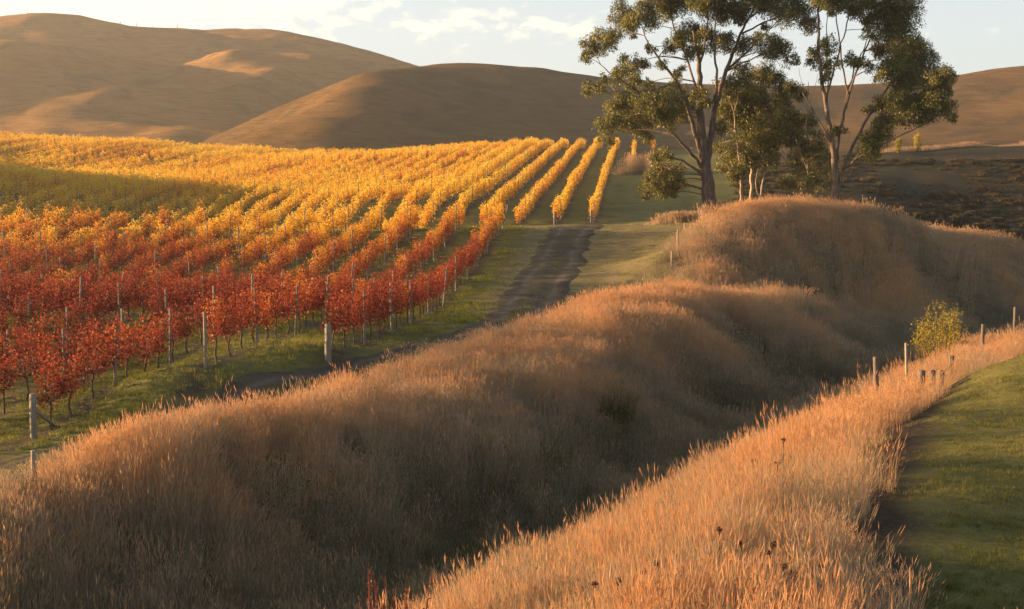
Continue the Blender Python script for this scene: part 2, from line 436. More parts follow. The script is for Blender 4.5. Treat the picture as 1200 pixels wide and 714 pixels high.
def row_x(k, y): return -row_c(k) + ROW_D * y
HEAD = {2: 50.5, 3: 47.0, 4: 41.5}
def row_start(k):
    if k in HEAD: return HEAD[k]
    if k >= 5: return max(24.0, 41.5 - 3.2 * (k - 4))
    return {1: 129.0, 0: 129.0, -1: 215.0, -2: 240.0}[k]

def in_bank(x, y):
    return (x > poly_x(BANK_L, y)) & (x < poly_x(BANK_R, y)) & (y < 128)

# zone weights for the ground material
fx, fy = GX.ravel(), GY.ravel()
def edge(d, wd): return sstep(d, -wd, wd)
wob = fbm(fx * 0.5, fy * 0.5, 3, 21) * 0.5
bank = edge(fx - poly_x(BANK_L, fy) + wob, 0.5) * edge(poly_x(BANK_R, fy) - fx + wob, 0.25) * (1 - sstep(fy, 118, 135))
lawn = edge(fx - poly_x(LAWN_L, fy) + wob * .6, 0.25) * (1 - sstep(fy, 62, 75))
bare = edge(fx - poly_x(BANK_R, fy), 0.2) * (1 - lawn) * (1 - sstep(fy, 45, 60))
kk = (-(fx - ROW_D * fy) - 4.4) / 3.3
vine = sstep(kk, 1.2, 1.6) * (1 - sstep(fy, 295, 320)) 
vine = np.maximum(vine, sstep(kk, -0.6, -0.4) * sstep(fy, 126, 130) * (1 - sstep(fy, 278, 285)))
strip = vine * (np.abs(kk - np.round(kk)) < 0.16)
green = np.clip(1 - bank - bare, 0, 1) * (1 - sstep(fy, 330, 400))
mown = edge(poly_x(BANK_L, fy) - fx, 0.4) * sstep(fx, -8, -2) * sstep(fy, 72, 80) * (1 - sstep(fy, 122, 126)) * (1 - vine)
terrace = sstep(fx - 0.12 * fy, 6, 14) * sstep(fy, 118, 135)
ground_me = mesh_np("ground", np.stack((fx, fy, GZ.ravel()), -1), np.stack([
    (np.arange(len(ys) - 1)[:, None] * len(xs) + np.arange(len(xs) - 1)[None]).ravel() + o for o in (0, 1, len(xs) + 1, len(xs))], -1),
    {k: ('POINT', 'FLOAT', v.astype(np.float32)) for k, v in dict(bank=bank, lawn=lawn, bare=bare, vine=vine, strip=strip, mown=mown, terrace=terrace).items()}, True)

def ground_mat():
    m, N, L = mat_new("pasture")
    tc = N.new("ShaderNodeTexCoord"); P = tc.outputs["Object"]
    big = noise(N, L, 0.05, 3, 0.5, P); mid = noise(N, L, 0.9, 5, 0.65, P); fine = noise(N, L, 9.0, 5, 0.7, P)
    far = mixc(N, L, maprange(N, L, big, 0.35, 0.65), (0.040, 0.030, 0.017), (0.065, 0.047, 0.028))
    far = mixc(N, L, maprange(N, L, mid, 0.3, 0.7), far, (0.032, 0.030, 0.014))
    gr = mixc(N, L, maprange(N, L, mid, 0.35, 0.65), (0.055, 0.07, 0.014), (0.115, 0.12, 0.026))  # lifted with the verge grass, sunlight put into the green
    gr = mixc(N, L, maprange(N, L, fine, 0.35, 0.75), gr, (0.13, 0.105, 0.045))
    col = mixc(N, L, attr(N, "terrace"), gr, far)  # terrace colour lowered so it carries the slope's shade
    col = mixc(N, L, math_(N, L, 'MULTIPLY', attr(N, "mown"), 0.95), col, mixc(N, L, maprange(N, L, mid, 0.35, 0.65), (0.19, 0.15, 0.08), (0.11, 0.10, 0.045)))
    st = math_(N, L, 'MULTIPLY', attr(N, "strip"), maprange(N, L, mid, 0.3, 0.55))
    col = mixc(N, L, st, col, (0.055, 0.042, 0.028))
    col = mixc(N, L, attr(N, "bank"), col, mixc(N, L, fine, (0.05, 0.045, 0.02), (0.13, 0.095, 0.045)))
    col = mixc(N, L, attr(N, "bare"), col, mixc(N, L, maprange(N, L, fine, 0.3, 0.7), (0.016, 0.012, 0.009), (0.045, 0.034, 0.025)))  # bare soil, darkened further so it holds the tall grass's shadow
    b = N.new("ShaderNodeBsdfPrincipled"); b.inputs["Roughness"].default_value = 0.95; b.inputs["Specular IOR Level"].default_value = 0.1
    L.new(col, b.inputs["Base Color"])
    bp = N.new("ShaderNodeBump"); bp.inputs["Strength"].default_value = 0.5; bp.inputs["Distance"].default_value = 0.06
    L.new(math_(N, L, 'ADD', fine, mid), bp.inputs["Height"]); L.new(bp.outputs[0], b.inputs["Normal"])
    o = N.new("ShaderNodeOutputMaterial"); L.new(b.outputs[0], o.inputs[0])
    return m
M['ground'] = ground_mat()
tag(link("ground", ground_me, None, M['ground']), kind="structure")

# farm track: a strip laid 3 cm above the pasture
def track():
    P = np.array(TRACK[::-1]) if TRACK[0][1] > TRACK[-1][1] else np.array(TRACK)
    d = np.concatenate(([0], np.cumsum(np.linalg.norm(np.diff(P, axis=0), axis=1))))
    n = int(d[-1] / 0.5)
    t = np.linspace(0, d[-1], n)
    c = np.stack((np.interp(t, d, P[:, 0]), np.interp(t, d, P[:, 1])), -1)
    ker = np.hanning(15); ker /= ker.sum()
    for a in (0, 1):
        c[:, a] = np.convolve(np.pad(c[:, a], 7, mode='edge'), ker, 'valid')
    T = np.gradient(c, axis=0); T /= np.linalg.norm(T, axis=1)[:, None]
    Nn = np.stack((T[:, 1], -T[:, 0]), -1)
    m = 13
    across = np.linspace(-1, 1, m)
    wdt = 1.25 + 0.70 * sstep(c[:, 1], 56, 80) + 0.22 * vnoise(t * 0.4, t * 0, 5)
    side = np.where(across > 0, 1, -1)
    wdt = wdt[:, None] + 0.35 * fbm(t[:, None] * 0.5 + 0 * across[None], np.where(side > 0, 5.5, 9.5)[None] + 0 * t[:, None], 3, 71)
    X = c[:, None, 0] + Nn[:, None, 0] * across[None] * wdt
    Yy = c[:, None, 1] + Nn[:, None, 1] * across[None] * wdt
    rut = np.exp(-((np.abs(across) - 0.5) / 0.16) ** 2)
    Z = ground_z(X.ravel(), Yy.ravel()).reshape(X.shape) + 0.045 - 0.03 * rut[None] + 0.012 * fbm(X * 2, Yy * 2, 3, 31)
    Z[:, [0, -1]] -= 0.05
    i, j = np.meshgrid(np.arange(n - 1), np.arange(m - 1), indexing='ij')
    F = np.stack((i * m + j, i * m + j + 1, (i + 1) * m + j + 1, (i + 1) * m + j), -1).reshape(-1, 4)
    me = mesh_np("farm_track", np.stack((X, Yy, Z), -1).reshape(-1, 3), F,
                 {"rut": ('POINT', 'FLOAT', np.broadcast_to(rut, X.shape).astype(np.float32))}, True)
    mt, N, L = mat_new("track_gravel")
    tc = N.new("ShaderNodeTexCoord"); Pn = tc.outputs["Object"]
    f1 = noise(N, L, 6, 6, 0.7, Pn); f2 = noise(N, L, 0.6, 3, 0.5, Pn)
    a = mixc(N, L, maprange(N, L, f1, 0.3, 0.7), (0.030, 0.026, 0.021), (0.068, 0.058, 0.046))
    a = mixc(N, L, math_(N, L, 'MULTIPLY', attr(N, "rut"), maprange(N, L, f2, 0.3, 0.6)), a, (0.12, 0.102, 0.082))
    cr = N.new('ShaderNodeMath'); cr.operation = 'SUBTRACT'; cr.inputs[0].default_value = 1.0; L.new(attr(N, 'rut'), cr.inputs[1])
    a = mixc(N, L, math_(N, L, 'MULTIPLY', cr.outputs[0], maprange(N, L, f2, 0.42, 0.62)), a, mixc(N, L, f1, (0.05, 0.055, 0.018), (0.10, 0.085, 0.04)))
    b = N.new("ShaderNodeBsdfPrincipled"); b.inputs["Roughness"].default_value = 0.95; b.inputs["Specular IOR Level"].default_value = 0.1
    L.new(a, b.inputs["Base Color"])
    bp = N.new("ShaderNodeBump"); bp.inputs["Strength"].default_value = 0.5; bp.inputs["Distance"].default_value = 0.04
    L.new(f1, bp.inputs["Height"]); L.new(bp.outputs[0], b.inputs["Normal"])
    o = N.new("ShaderNodeOutputMaterial"); L.new(b.outputs[0], o.inputs[0])
    tag(link("farm_track", me, None, mt), kind="structure")
track()

# ------------------------------------------------------------------ hills
def hill_mat(dim=1.0):
    m, N, L = mat_new("hill_grass")
    tc = N.new("ShaderNodeTexCoord"); P = tc.outputs["Object"]
    a = noise(N, L, 0.012, 5, 0.6, P); b_ = noise(N, L, 0.10, 9, 0.75, P)
    mp = N.new("ShaderNodeMapping"); mp.inputs["Scale"].default_value = (0.25, 0.25, 3.2); L.new(P, mp.inputs[0])
    tr = noise(N, L, 0.35, 4, 0.6, mp.outputs[0])      # sheep tracks along the contour
    c = mixc(N, L, maprange(N, L, a, 0.35, 0.65), (0.34, 0.175, 0.062), (0.20, 0.118, 0.046))
    c = mixc(N, L, maprange(N, L, b_, 0.42, 0.66), c, (0.32, 0.19, 0.085))
    c = mixc(N, L, maprange(N, L, tr, 0.5, 0.7, 0, 0.6), c, (0.10, 0.075, 0.038))
    d_ = noise(N, L, 0.045, 4, 0.6, P, 0.6)
    c = mixc(N, L, maprange(N, L, d_, 0.54, 0.68, 0, 0.7), c, (0.12, 0.10, 0.05))
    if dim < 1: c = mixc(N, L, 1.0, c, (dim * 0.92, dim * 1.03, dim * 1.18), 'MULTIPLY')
    s = N.new("ShaderNodeBsdfPrincipled"); s.inputs["Roughness"].default_value = 1.0; s.inputs["Specular IOR Level"].default_value = 0.0
    L.new(c, s.inputs["Base Color"])
    bp = N.new("ShaderNodeBump"); bp.inputs["Strength"].default_value = 0.6; bp.inputs["Distance"].default_value = 1.2
    L.new(math_(N, L, 'ADD', b_, tr), bp.inputs["Height"]); L.new(bp.outputs[0], s.inputs["Normal"])
    o = N.new("ShaderNodeOutputMaterial"); L.new(s.outputs[0], o.inputs[0])
    return m
M['hill'] = hill_mat()
M['hill_olive_shade'] = hill_mat(0.50)  # olive tone, dimmed so the colour carries the shade of the face

HILLS = {}
def hill(name, pts, extra, x0, x1, y0, y1, st, lam, amp, seed, spurs=(), mat='hill'):
    P = np.array([pw(*p) for p in pts] + [np.array(e, float) for e in extra])
    sc = 1 / 300.0
    Q = P[:, :2] * sc
    wt = tps_fit(Q, P[:, 2], lam)
    hx = np.arange(x0, x1 + 1, st); hy = np.arange(y0, y1 + 1, st)
    X, Y = np.meshgrid(hx, hy)
    f, h = X.ravel(), Y.ravel()
    z = tps_eval(Q, wt, np.stack((f, h), -1) * sc)
    z = z + 0.45 * amp * (np.abs(fbm(f / 26, h / 40, 3, seed + 9)) - 0.4) + amp * fbm(f / 60, h / 60, 5, seed) + amp * 0.5 * (np.abs(fbm(f / 45, h / 90, 3, seed + 5)) - 0.5)
    for (line, hgt, wid) in spurs:
        Ls = np.array([pw(*p)[:2] for p in line]); t = np.linspace(0, len(Ls) - 1, 60)
        cx, cy = np.interp(t, np.arange(len(Ls)), Ls[:, 0]), np.interp(t, np.arange(len(Ls)), Ls[:, 1])
        env = np.sin(np.linspace(0.12, 1, 60) * math.pi) ** 0.7 * hgt
        best = np.zeros(len(f))
        for a, b, e in zip(cx, cy, env):
            best = np.maximum(best, e * np.exp(-((f - a) ** 2 + (h - b) ** 2) / wid ** 2))
        z = z + best
    me = mesh_np(name, np.stack((f, h, z), -1), np.stack([
        (np.arange(len(hy) - 1)[:, None] * len(hx) + np.arange(len(hx) - 1)[None]).ravel() + o for o in (0, 1, len(hx) + 1, len(hx))], -1), None, True)
    o = tag(link(name, me, None, M[mat]), kind="structure")
    HILLS.setdefault("hill_left", 0)
    if HILLS["hill_left"] == 0: HILLS["hill_left"] = lambda x, y: float((tps_eval(Q, wt, np.array([[x, y]]) * sc) + amp * fbm(np.array([x / 60]), np.array([y / 60]), 5, seed) + amp * 0.5 * (np.abs(fbm(np.array([x / 45]), np.array([y / 90]), 3, seed + 5)) - 0.5))[0])
    return o
# far left hill with its spurs
hill("hill",
     [(-150, 20, 900), (0, 24, 900), (70, 23, 900), (110, 28, 905), (135, 33, 910), (210, 36, 915), (300, 38, 915), (350, 41, 910), (390, 53, 900), (430, 70, 890), (465, 82, 880), (520, 100, 880), (650, 130, 900), (800, 140, 920),
      (0, 60, 830), (100, 62, 830), (200, 70, 830), (300, 66, 840),
      (0, 100, 690), (30, 90, 710), (70, 80, 735), (110, 74, 760), (140, 78, 770), (160, 88, 775), (185, 98, 765), (200, 112, 755), (225, 122, 712), (170, 108, 740), (215, 85, 810), (240, 92, 800),
      (245, 64, 810), (270, 67, 790), (296, 78, 785), (255, 80, 800),
      (370, 77, 780), (335, 82, 750), (295, 103, 712), (255, 124, 680), (222, 140, 640), (270, 96, 750), (300, 84, 772), (400, 82, 830), (365, 112, 770), (330, 132, 720), (300, 145, 660), (430, 92, 850),
      (0, 110, 680), (100, 110, 680), (60, 130, 600), (200, 130, 640), (0, 150, 560), (150, 150, 560), (300, 160, 560), (450, 140, 650)],
     [(-330, 950, 124), (-330, 700, 95), (-330, 560, 40), (-260, 1150, 95), (0, 1150, 85), (200, 1150, 60), (-150, 440, 18), (0, 440, 15), (100, 560, 40), (-330, 440, 20), (150, 700, 50)],
     -420, 260, 400, 1240, 4.0, 0.0025, 2.0, 51,
     [([(165, 92, 800), (112, 78, 775), (50, 88, 735), (-30, 112, 690)], 7, 38), ([(378, 78, 805), (320, 92, 755), (252, 127, 690), (212, 144, 635)], 3.5, 36),
      ([(290, 72, 815), (250, 76, 790), (205, 100, 760)], 4.5, 26), ([(75, 26, 890), (30, 40, 860), (-40, 60, 820)], 4, 30), ([(200, 120, 720), (120, 140, 640), (60, 150, 590)], 6, 26), ([(70, 58, 835), (20, 76, 790), (-50, 104, 730)], 6, 28), ([(330, 100, 740), (290, 125, 680), (262, 146, 630)], 4.5, 24), ([(430, 74, 880), (415, 90, 840), (385, 112, 780)], 6, 26)])
# nearer rounded hill in the middle and the one on the right
hill("hill",
     [(380, 112, 520), (410, 97, 545), (440, 88, 560), (480, 82, 570), (520, 79, 575), (560, 80, 575), (600, 84, 575), (650, 90, 572), (700, 97, 570), (760, 101, 570), (830, 102, 575), (900, 101, 580), (960, 99, 585), (1030, 97, 590), (1080, 94, 595), (1110, 91, 600), (1150, 84, 605), (1200, 79, 610), (1300, 72, 620),
      (440, 96, 596), (520, 86, 612), (600, 92, 612), (700, 106, 612), (830, 111, 617), (960, 108, 622), (1080, 102, 632), (1200, 88, 648),
      (395, 122, 472), (430, 110, 490), (470, 108, 508), (500, 110, 520), (560, 115, 538), (650, 120, 552), (750, 128, 558), (850, 128, 560), (950, 125, 562), (1050, 125, 560), (1120, 120, 560), (1200, 112, 555),
      (370, 152, 425), (450, 152, 438), (540, 155, 455), (620, 155, 475), (700, 155, 488), (850, 155, 498), (1000, 155, 500), (1200, 155, 490), (345, 142, 470), (330, 150, 500)],
     [(-60, 400, 14), (60, 390, 14), (160, 390, 14), (300, 400, 25), (-110, 460, 22), (-110, 600, 35), (-60, 700, 40), (60, 720, 45), (200, 740, 50), (320, 720, 65)],
     -130, 380, 370, 760, 3.5, 0.0003, 1.2, 77,
     [([(480, 96, 548), (445, 104, 528), (405, 120, 500), (372, 140, 465)], 3.2, 20)], 'hill_olive_shade')
#@@REST
# ------------------------------------------------------------------ scatter
def scatter(name, srcs, xyz, rotv, scl, idx, tint, mat):
    """one object that holds its own source tufts and sets a copy of one on every loose point"""
    V, Q, T, r, vidq, vidt, n = [], [], [], [], [], [], 0
    for k, s in enumerate(srcs):
        v = np.concatenate(s.v)
        if s.q:
            q = np.concatenate(s.q) + n; Q.append(q); vidq.append(np.full(len(q), k))
        if s.t:
            t = np.concatenate(s.t) + n; T.append(t); vidt.append(np.full(len(t), k))
        V.append(v); r.append(np.concatenate(s.r)); n += len(v)
    m = len(xyz)
    allv = np.concatenate(V + [xyz])
    z = lambda a, dt: np.concatenate((np.zeros(n, dt), a.astype(dt)))
    Fs = []
    if Q: Fs.append(np.concatenate(Q))
    if T: Fs.append(np.concatenate(T))
    me = mesh_np(name, allv, Fs, {
        "rnd": ('POINT', 'FLOAT', np.concatenate(r + [np.zeros(m)]).astype(np.float32)),
        "is_src": ('POINT', 'BOOLEAN', np.concatenate((np.ones(n, bool), np.zeros(m, bool)))),
        "vid": ('FACE', 'INT', np.concatenate(vidq + vidt).astype(np.int32)),
        "rot": ('POINT', 'FLOAT_VECTOR', np.concatenate((np.zeros((n, 3)), rotv)).astype(np.float32)),
        "scl": ('POINT', 'FLOAT_VECTOR', np.concatenate((np.zeros((n, 3)), scl)).astype(np.float32)),
        "idx": ('POINT', 'INT', z(idx, np.int32)),
        "tnt": ('POINT', 'FLOAT', z(tint, np.float32))})
    o = link(name, me, None, mat)
    ng = bpy.data.node_groups.new(name, 'GeometryNodeTree')
    ng.interface.new_socket(name="Geometry", in_out='INPUT', socket_type='NodeSocketGeometry')
    ng.interface.new_socket(name="Geometry", in_out='OUTPUT', socket_type='NodeSocketGeometry')
    N, L = ng.nodes, ng.links
    gi, go = N.new("NodeGroupInput"), N.new("NodeGroupOutput")
    def na(nm, t):
        a = N.new("GeometryNodeInputNamedAttribute"); a.data_type = t; a.inputs["Name"].default_value = nm
        return a.outputs["Attribute"]
    sepg = N.new("GeometryNodeSeparateGeometry"); sepg.domain = 'POINT'
    L.new(gi.outputs[0], sepg.inputs[0]); L.new(na("is_src", 'BOOLEAN'), sepg.inputs["Selection"])
    spl = N.new("GeometryNodeSplitToInstances"); spl.domain = 'FACE'
    L.new(sepg.outputs[0], spl.inputs[0]); L.new(na("vid", 'INT'), spl.inputs["Group ID"])
    iop = N.new("GeometryNodeInstanceOnPoints")
    L.new(sepg.outputs[1], iop.inputs["Points"]); L.new(spl.outputs[0], iop.inputs["Instance"])
    iop.inputs["Pick Instance"].default_value = True
    L.new(na("idx", 'INT'), iop.inputs["Instance Index"])
    e2r = N.new("FunctionNodeEulerToRotation"); L.new(na("rot", 'FLOAT_VECTOR'), e2r.inputs[0])
    L.new(e2r.outputs[0], iop.inputs["Rotation"])
    L.new(na("scl", 'FLOAT_VECTOR'), iop.inputs["Scale"])
    st = N.new("GeometryNodeStoreNamedAttribute"); st.data_type = 'FLOAT'; st.domain = 'INSTANCE'
    st.inputs["Name"].default_value = "tint"
    L.new(iop.outputs[0], st.inputs[0]); L.new(na("tnt", 'FLOAT'), st.inputs["Value"])
    L.new(st.outputs[0], go.inputs[0])
    md = o.modifiers.new("scatter", 'NODES'); md.node_group = ng
    return o

def blade(mb, x, y, h, wd, lean, az, seg, r, face=None, droop=1.0):
    """one bent tapering blade from (x, y, 0)"""
    t = np.linspace(0, 1, seg + 1)
    out = lean * h * t ** (1.0 + droop)
    zz = h * (t - 0.5 * lean * lean * t * t * droop)
    P = np.stack((x + out * math.cos(az), y + out * math.sin(az), zz), -1)
    f = az + math.pi / 2 if face is None else face
    wv = np.array((math.cos(f), math.sin(f), 0)) * 0.5
    W = wd * (1 - 0.85 * t)[:, None]
    V = np.stack((P - wv * W, P + wv * W), 1).reshape(-1, 3)
    F = np.array([(2 * i, 2 * i + 1, 2 * i + 3, 2 * i + 2) for i in range(seg)])
    mb.quads(V, F, r)
    return P
def head(mb, p, d, ln, wd, r):
    """a grass seed head: two crossed kites on the stem's end"""
    d = d / (np.linalg.norm(d) + 1e-9)
    a = rng.normal(size=3); a = np.cross(d, a); a /= np.linalg.norm(a) + 1e-9
    b = np.cross(d, a)
    for s in (a, b):
        V = [p, p + d * ln * 0.4 + s * wd * 0.5, p + d * ln, p + d * ln * 0.4 - s * wd * 0.5]
        mb.quads(V, [(0, 1, 2, 3)], r)
def tall_tuft(nst, rad, wst, headw, nleaf, H=1.0):
    mb = MB()
    for i in range(nst):
        a, q = rng.random() * 6.283, rad * math.sqrt(rng.random())
        x, y = q * math.cos(a), q * math.sin(a)
        h = H * (0.72 + 0.36 * rng.random())
        ln = abs(rng.normal(0.10, 0.09))
        az = a + rng.normal() * 1.1
        r = rng.random()
        P = blade(mb, x, y, h, wst, ln, az, 3, 0.25 + 0.5 * r, face=rng.random() * 6.28, droop=1.2)
        d = P[-1] - P[-2]; d[2] *= 0.9
        head(mb, P[-1] - d * 0.1, d + rng.normal(size=3) * 0.03, 0.10 + 0.12 * rng.random(), headw * (0.7 + 0.7 * rng.random()), 0.55 + 0.45 * rng.random())
    for i in range(nleaf):
        a, q = rng.random() * 6.283, rad * math.sqrt(rng.random())
        blade(mb, q * math.cos(a), q * math.sin(a), H * (0.35 + 0.4 * rng.random()), wst * 1.35, abs(rng.normal(0.35, 0.3)), rng.random() * 6.28, 2, 0.55 * rng.random(), droop=1.0)
    return mb
def short_tuft(nb, rad, wd, h):
    mb = MB()
    for i in range(nb):
        a, q = rng.random() * 6.283, rad * math.sqrt(rng.random())
        blade(mb, q * math.cos(a), q * math.sin(a), h * (0.5 + 0.7 * rng.random()), wd, abs(rng.normal(0.5, 0.4)), rng.random() * 6.28, 2, rng.random(), droop=1.0)
    return mb

def strew(y0, y1, dens, inside, umax=0.42, xr_=None):
    """random ground points with dens(Y) per square metre where inside(x, y) holds, within the view and a margin"""
    out = []
    y = y0
    while y < y1:
        dy = max(0.5, y * 0.03)
        wx = umax * (y + dy) + 4
        n = rng.poisson(2 * wx * dy * dens(y + dy / 2))
        x = rng.uniform(-wx, wx, n); yy = rng.uniform(y, y + dy, n)
        k = inside(x, yy)
        out.append(np.stack((x[k], yy[k]), -1))
        y += dy
    return np.concatenate(out)

def lodded(y, edges):
    return np.searchsorted(edges, y)

# ------------------------------------------------------------------ tall dry grass
def tall_grass():
    srcs = []
    for lod, (nst, rad, wst, hw, nl) in enumerate([(20, 0.14, 0.0036, 0.0075, 14), (22, 0.22, 0.0058, 0.011, 14), (20, 0.34, 0.0095, 0.016, 11)]):
        for k in range(5): srcs.append(tall_tuft(nst, rad, wst, hw, nl))
    for k in range(4): srcs.append(tall_tuft(6, 0.10, 0.0042, 0.013, 3, 1.28))
    dens = lambda y: float(np.clip(92 * (18 / y) ** 1.1, 17, 92))
    def ins(x, y):
        thin = rng.random(len(x)) < 0.6 + 0.4 * sstep(poly_x(BANK_R, y) - x, 0.3, 2.2)
        return thin & in_bank(x + 0.5 * vnoise(x * 0.9, y * 0.9, 4) + 0.2 * vnoise(x * 4, y * 4, 14), y)
    p = strew(7, 126, dens, ins)
    # a thin fringe of the same grass on the terrace edge and beyond the crest of the track
    x, y = p[:, 0], p[:, 1]
    p = p[~((fbm(x * 1.1, y * 0.9, 3, 57) < -0.45) & (rng.random(len(x)) < 0.75))]
    x, y = p[:, 0], p[:, 1]
    z = ground_z(x, y)
    n = len(p)
    lod = lodded(y, [30, 58])
    idx = lod * 5 + rng.integers(0, 5, n)
    fea = (rng.random(n) < 0.085) & (y < 75)
    idx = np.where(fea, 15 + rng.integers(0, 4, n), idx)
    big = fbm(x * 0.12, y * 0.12, 3, 41); sm = fbm(x * 0.7, y * 0.7, 3, 42)
    el = np.minimum(x - poly_x(BANK_L, y), 50)
    er = poly_x(BANK_R, y) - x
    tus = fbm(x * 0.55 + 3, y * 0.4, 2, 43)             # tussocks a couple of metres across
    h = 0.90 + 0.14 * big + 0.20 * tus + 0.12 * sm + 0.13 * rng.normal(size=n) + 0.25 * (rng.random(n) > 0.97)
    h *= 0.55 + 0.45 * sstep(el, 0.0, 2.2)
    h *= 0.76 + 0.24 * sstep(er + 0.5 * vnoise(y * 1.1, x * 0, 12), 0, 1.3)
    low = sstep(CZ - 6.7 - z, 0, 2.2) * (y < 100)                  # gully floor: greener; up the flank, the shade's grey put into the tint
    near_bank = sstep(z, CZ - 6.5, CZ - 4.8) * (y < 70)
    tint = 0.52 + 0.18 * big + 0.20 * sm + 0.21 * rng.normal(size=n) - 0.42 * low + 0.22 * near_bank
    tint += 0.08 * (1 - near_bank) * sstep(z, CZ - 7.6, CZ - 6.6)  # crest tips paler: backlight put into the tint
    patch = sstep(fbm(x * 0.35 + 7, y * 0.35, 2, 77), 0.55, 0.9)
    tint -= 0.30 * patch
    flat_ = sstep(fbm(x * 0.22 + 31, y * 0.22, 3, 78), 0.45, 0.8)
    h *= 1 - 0.38 * flat_
    grain = vnoise(x * 2.6, y * 2.6, 79)
    h += 0.16 * grain
    tint += 0.10 * grain
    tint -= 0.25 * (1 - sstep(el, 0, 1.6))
    tint = np.where(fea, 0.85 + 0.1 * rng.normal(size=n), tint)
    h = np.clip(h, 0.35, 1.4)
    rot = np.stack((rng.normal(0, 0.08, n) + 0.22 * fbm(x * .5, y * .5, 3, 45), rng.normal(0.05, 0.08, n) + 0.22 * fbm(x * .5, y * .5, 3, 46), rng.normal(0, 1.2, n)), -1)
    wd = 0.9 + 0.4 * rng.random(n)
    scl = np.stack((wd, wd, h), -1)
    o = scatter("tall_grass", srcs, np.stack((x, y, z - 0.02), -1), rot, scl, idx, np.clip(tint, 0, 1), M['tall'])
    tag(o, "tall dry straw-coloured grass covering the banks and the gully", "grass", kind="stuff")
    print("tall grass tufts", n)
tall_grass()

def bank_fringe():
    """rough dry grass on the far crests, which catches the light"""
    srcs = [tall_tuft(14, 0.4, 0.03, 0.06, 10) for k in range(4)]
    pts = []
    def line(P, n, wd, hs):
        P = np.array(P); d = np.concatenate(([0], np.cumsum(np.linalg.norm(np.diff(P, axis=0), axis=1))))
        t = rng.random(n) * d[-1]
        x = np.interp(t, d, P[:, 0]) + rng.normal(0, wd, n); y = np.interp(t, d, P[:, 1]) + rng.normal(0, wd, n)
        h = hs * (0.6 + 0.8 * rng.random(n)) * (0.5 + 0.8 * (vnoise(t * 0.35, t * 0, 8) > -0.3))
        pts.append(np.stack((x, y, h), -1))
    line(pl((728, 205, 192), (745, 203, 193), (770, 206, 191)), 120, 0.8, 1.5)
    line(pl((765, 268, 119), (830, 264, 119)), 200, 0.6, 0.5)
    line(pl((812, 268, 104.6), (830, 266, 104.4), (850, 262, 104.8)), 90, 0.35, 1.25)
    line(pl((1030, 179, 198), (1110, 175, 202), (1200, 171, 207), (1300, 168, 212)), 500, 0.4, 0.4)
    line(pl((1040, 270, 100), (1090, 288, 101), (1130, 296, 112), (1180, 300, 118)), 900, 1.2, 0.9)
    line(pl((1050, 262, 112), (1120, 280, 112), (1170, 286, 122)), 600, 1.5, 0.9)
    p = np.concatenate(pts); n = len(p)
    z = ground_z(p[:, 0], p[:, 1])
    rot = np.stack((rng.normal(0, 0.1, n), rng.normal(0, 0.1, n), rng.random(n) * 6.283), -1)
    o = scatter("dry_grass", srcs, np.stack((p[:, 0], p[:, 1], z - 0.03), -1), rot, np.stack((np.ones(n), np.ones(n), p[:, 2]), -1),
                rng.integers(0, 4, n), np.clip(0.6 + 0.15 * rng.normal(size=n), 0, 1), M['tall'])
    tag(o, "loose dry grass along the far crests and terrace edge", "grass", kind="stuff")
bank_fringe()

# ------------------------------------------------------------------ short green grass
def lawn_grass():
    srcs = [short_tuft(22, 0.11, 0.007, 0.075) for k in range(5)]
    ins = lambda x, y: (x > poly_x(LAWN_L, y) + 0.45 * fbm(x * 1.4, y * 1.4, 3, 6) - 0.5 * (rng.random(len(x)) < 0.12)) & (y < 66)
    p = strew(9, 66, lambda y: float(np.clip(70 * (18 / y) ** 1.2, 12, 70)), ins)
    x, y = p[:, 0], p[:, 1]; n = len(p)
    t = 0.55 + 0.32 * fbm(x * 0.22, y * 1.3, 3, 61) + 0.16 * rng.normal(size=n) + 0.25 * (rng.random(n) > 0.93)  # stretched noise: shadow bands across the paddock put into the tint
    h = 0.8 + 0.5 * fbm(x * 0.8, y * 0.8, 3, 62) + 0.2 * rng.normal(size=n)
    rot = np.stack((rng.normal(0, 0.1, n), rng.normal(0, 0.1, n), rng.random(n) * 6.283), -1)
    o = scatter("lawn_grass", srcs, np.stack((x, y, ground_z(x, y) - 0.01), -1), rot, np.stack((np.ones(n), np.ones(n), np.clip(h, 0.35, 2.2)), -1),
                rng.integers(0, 5, n), np.clip(t, 0, 1), M['short'])
    tag(o, "short mown green grass of the paddock on the right", "grass", kind="stuff")
lawn_grass()

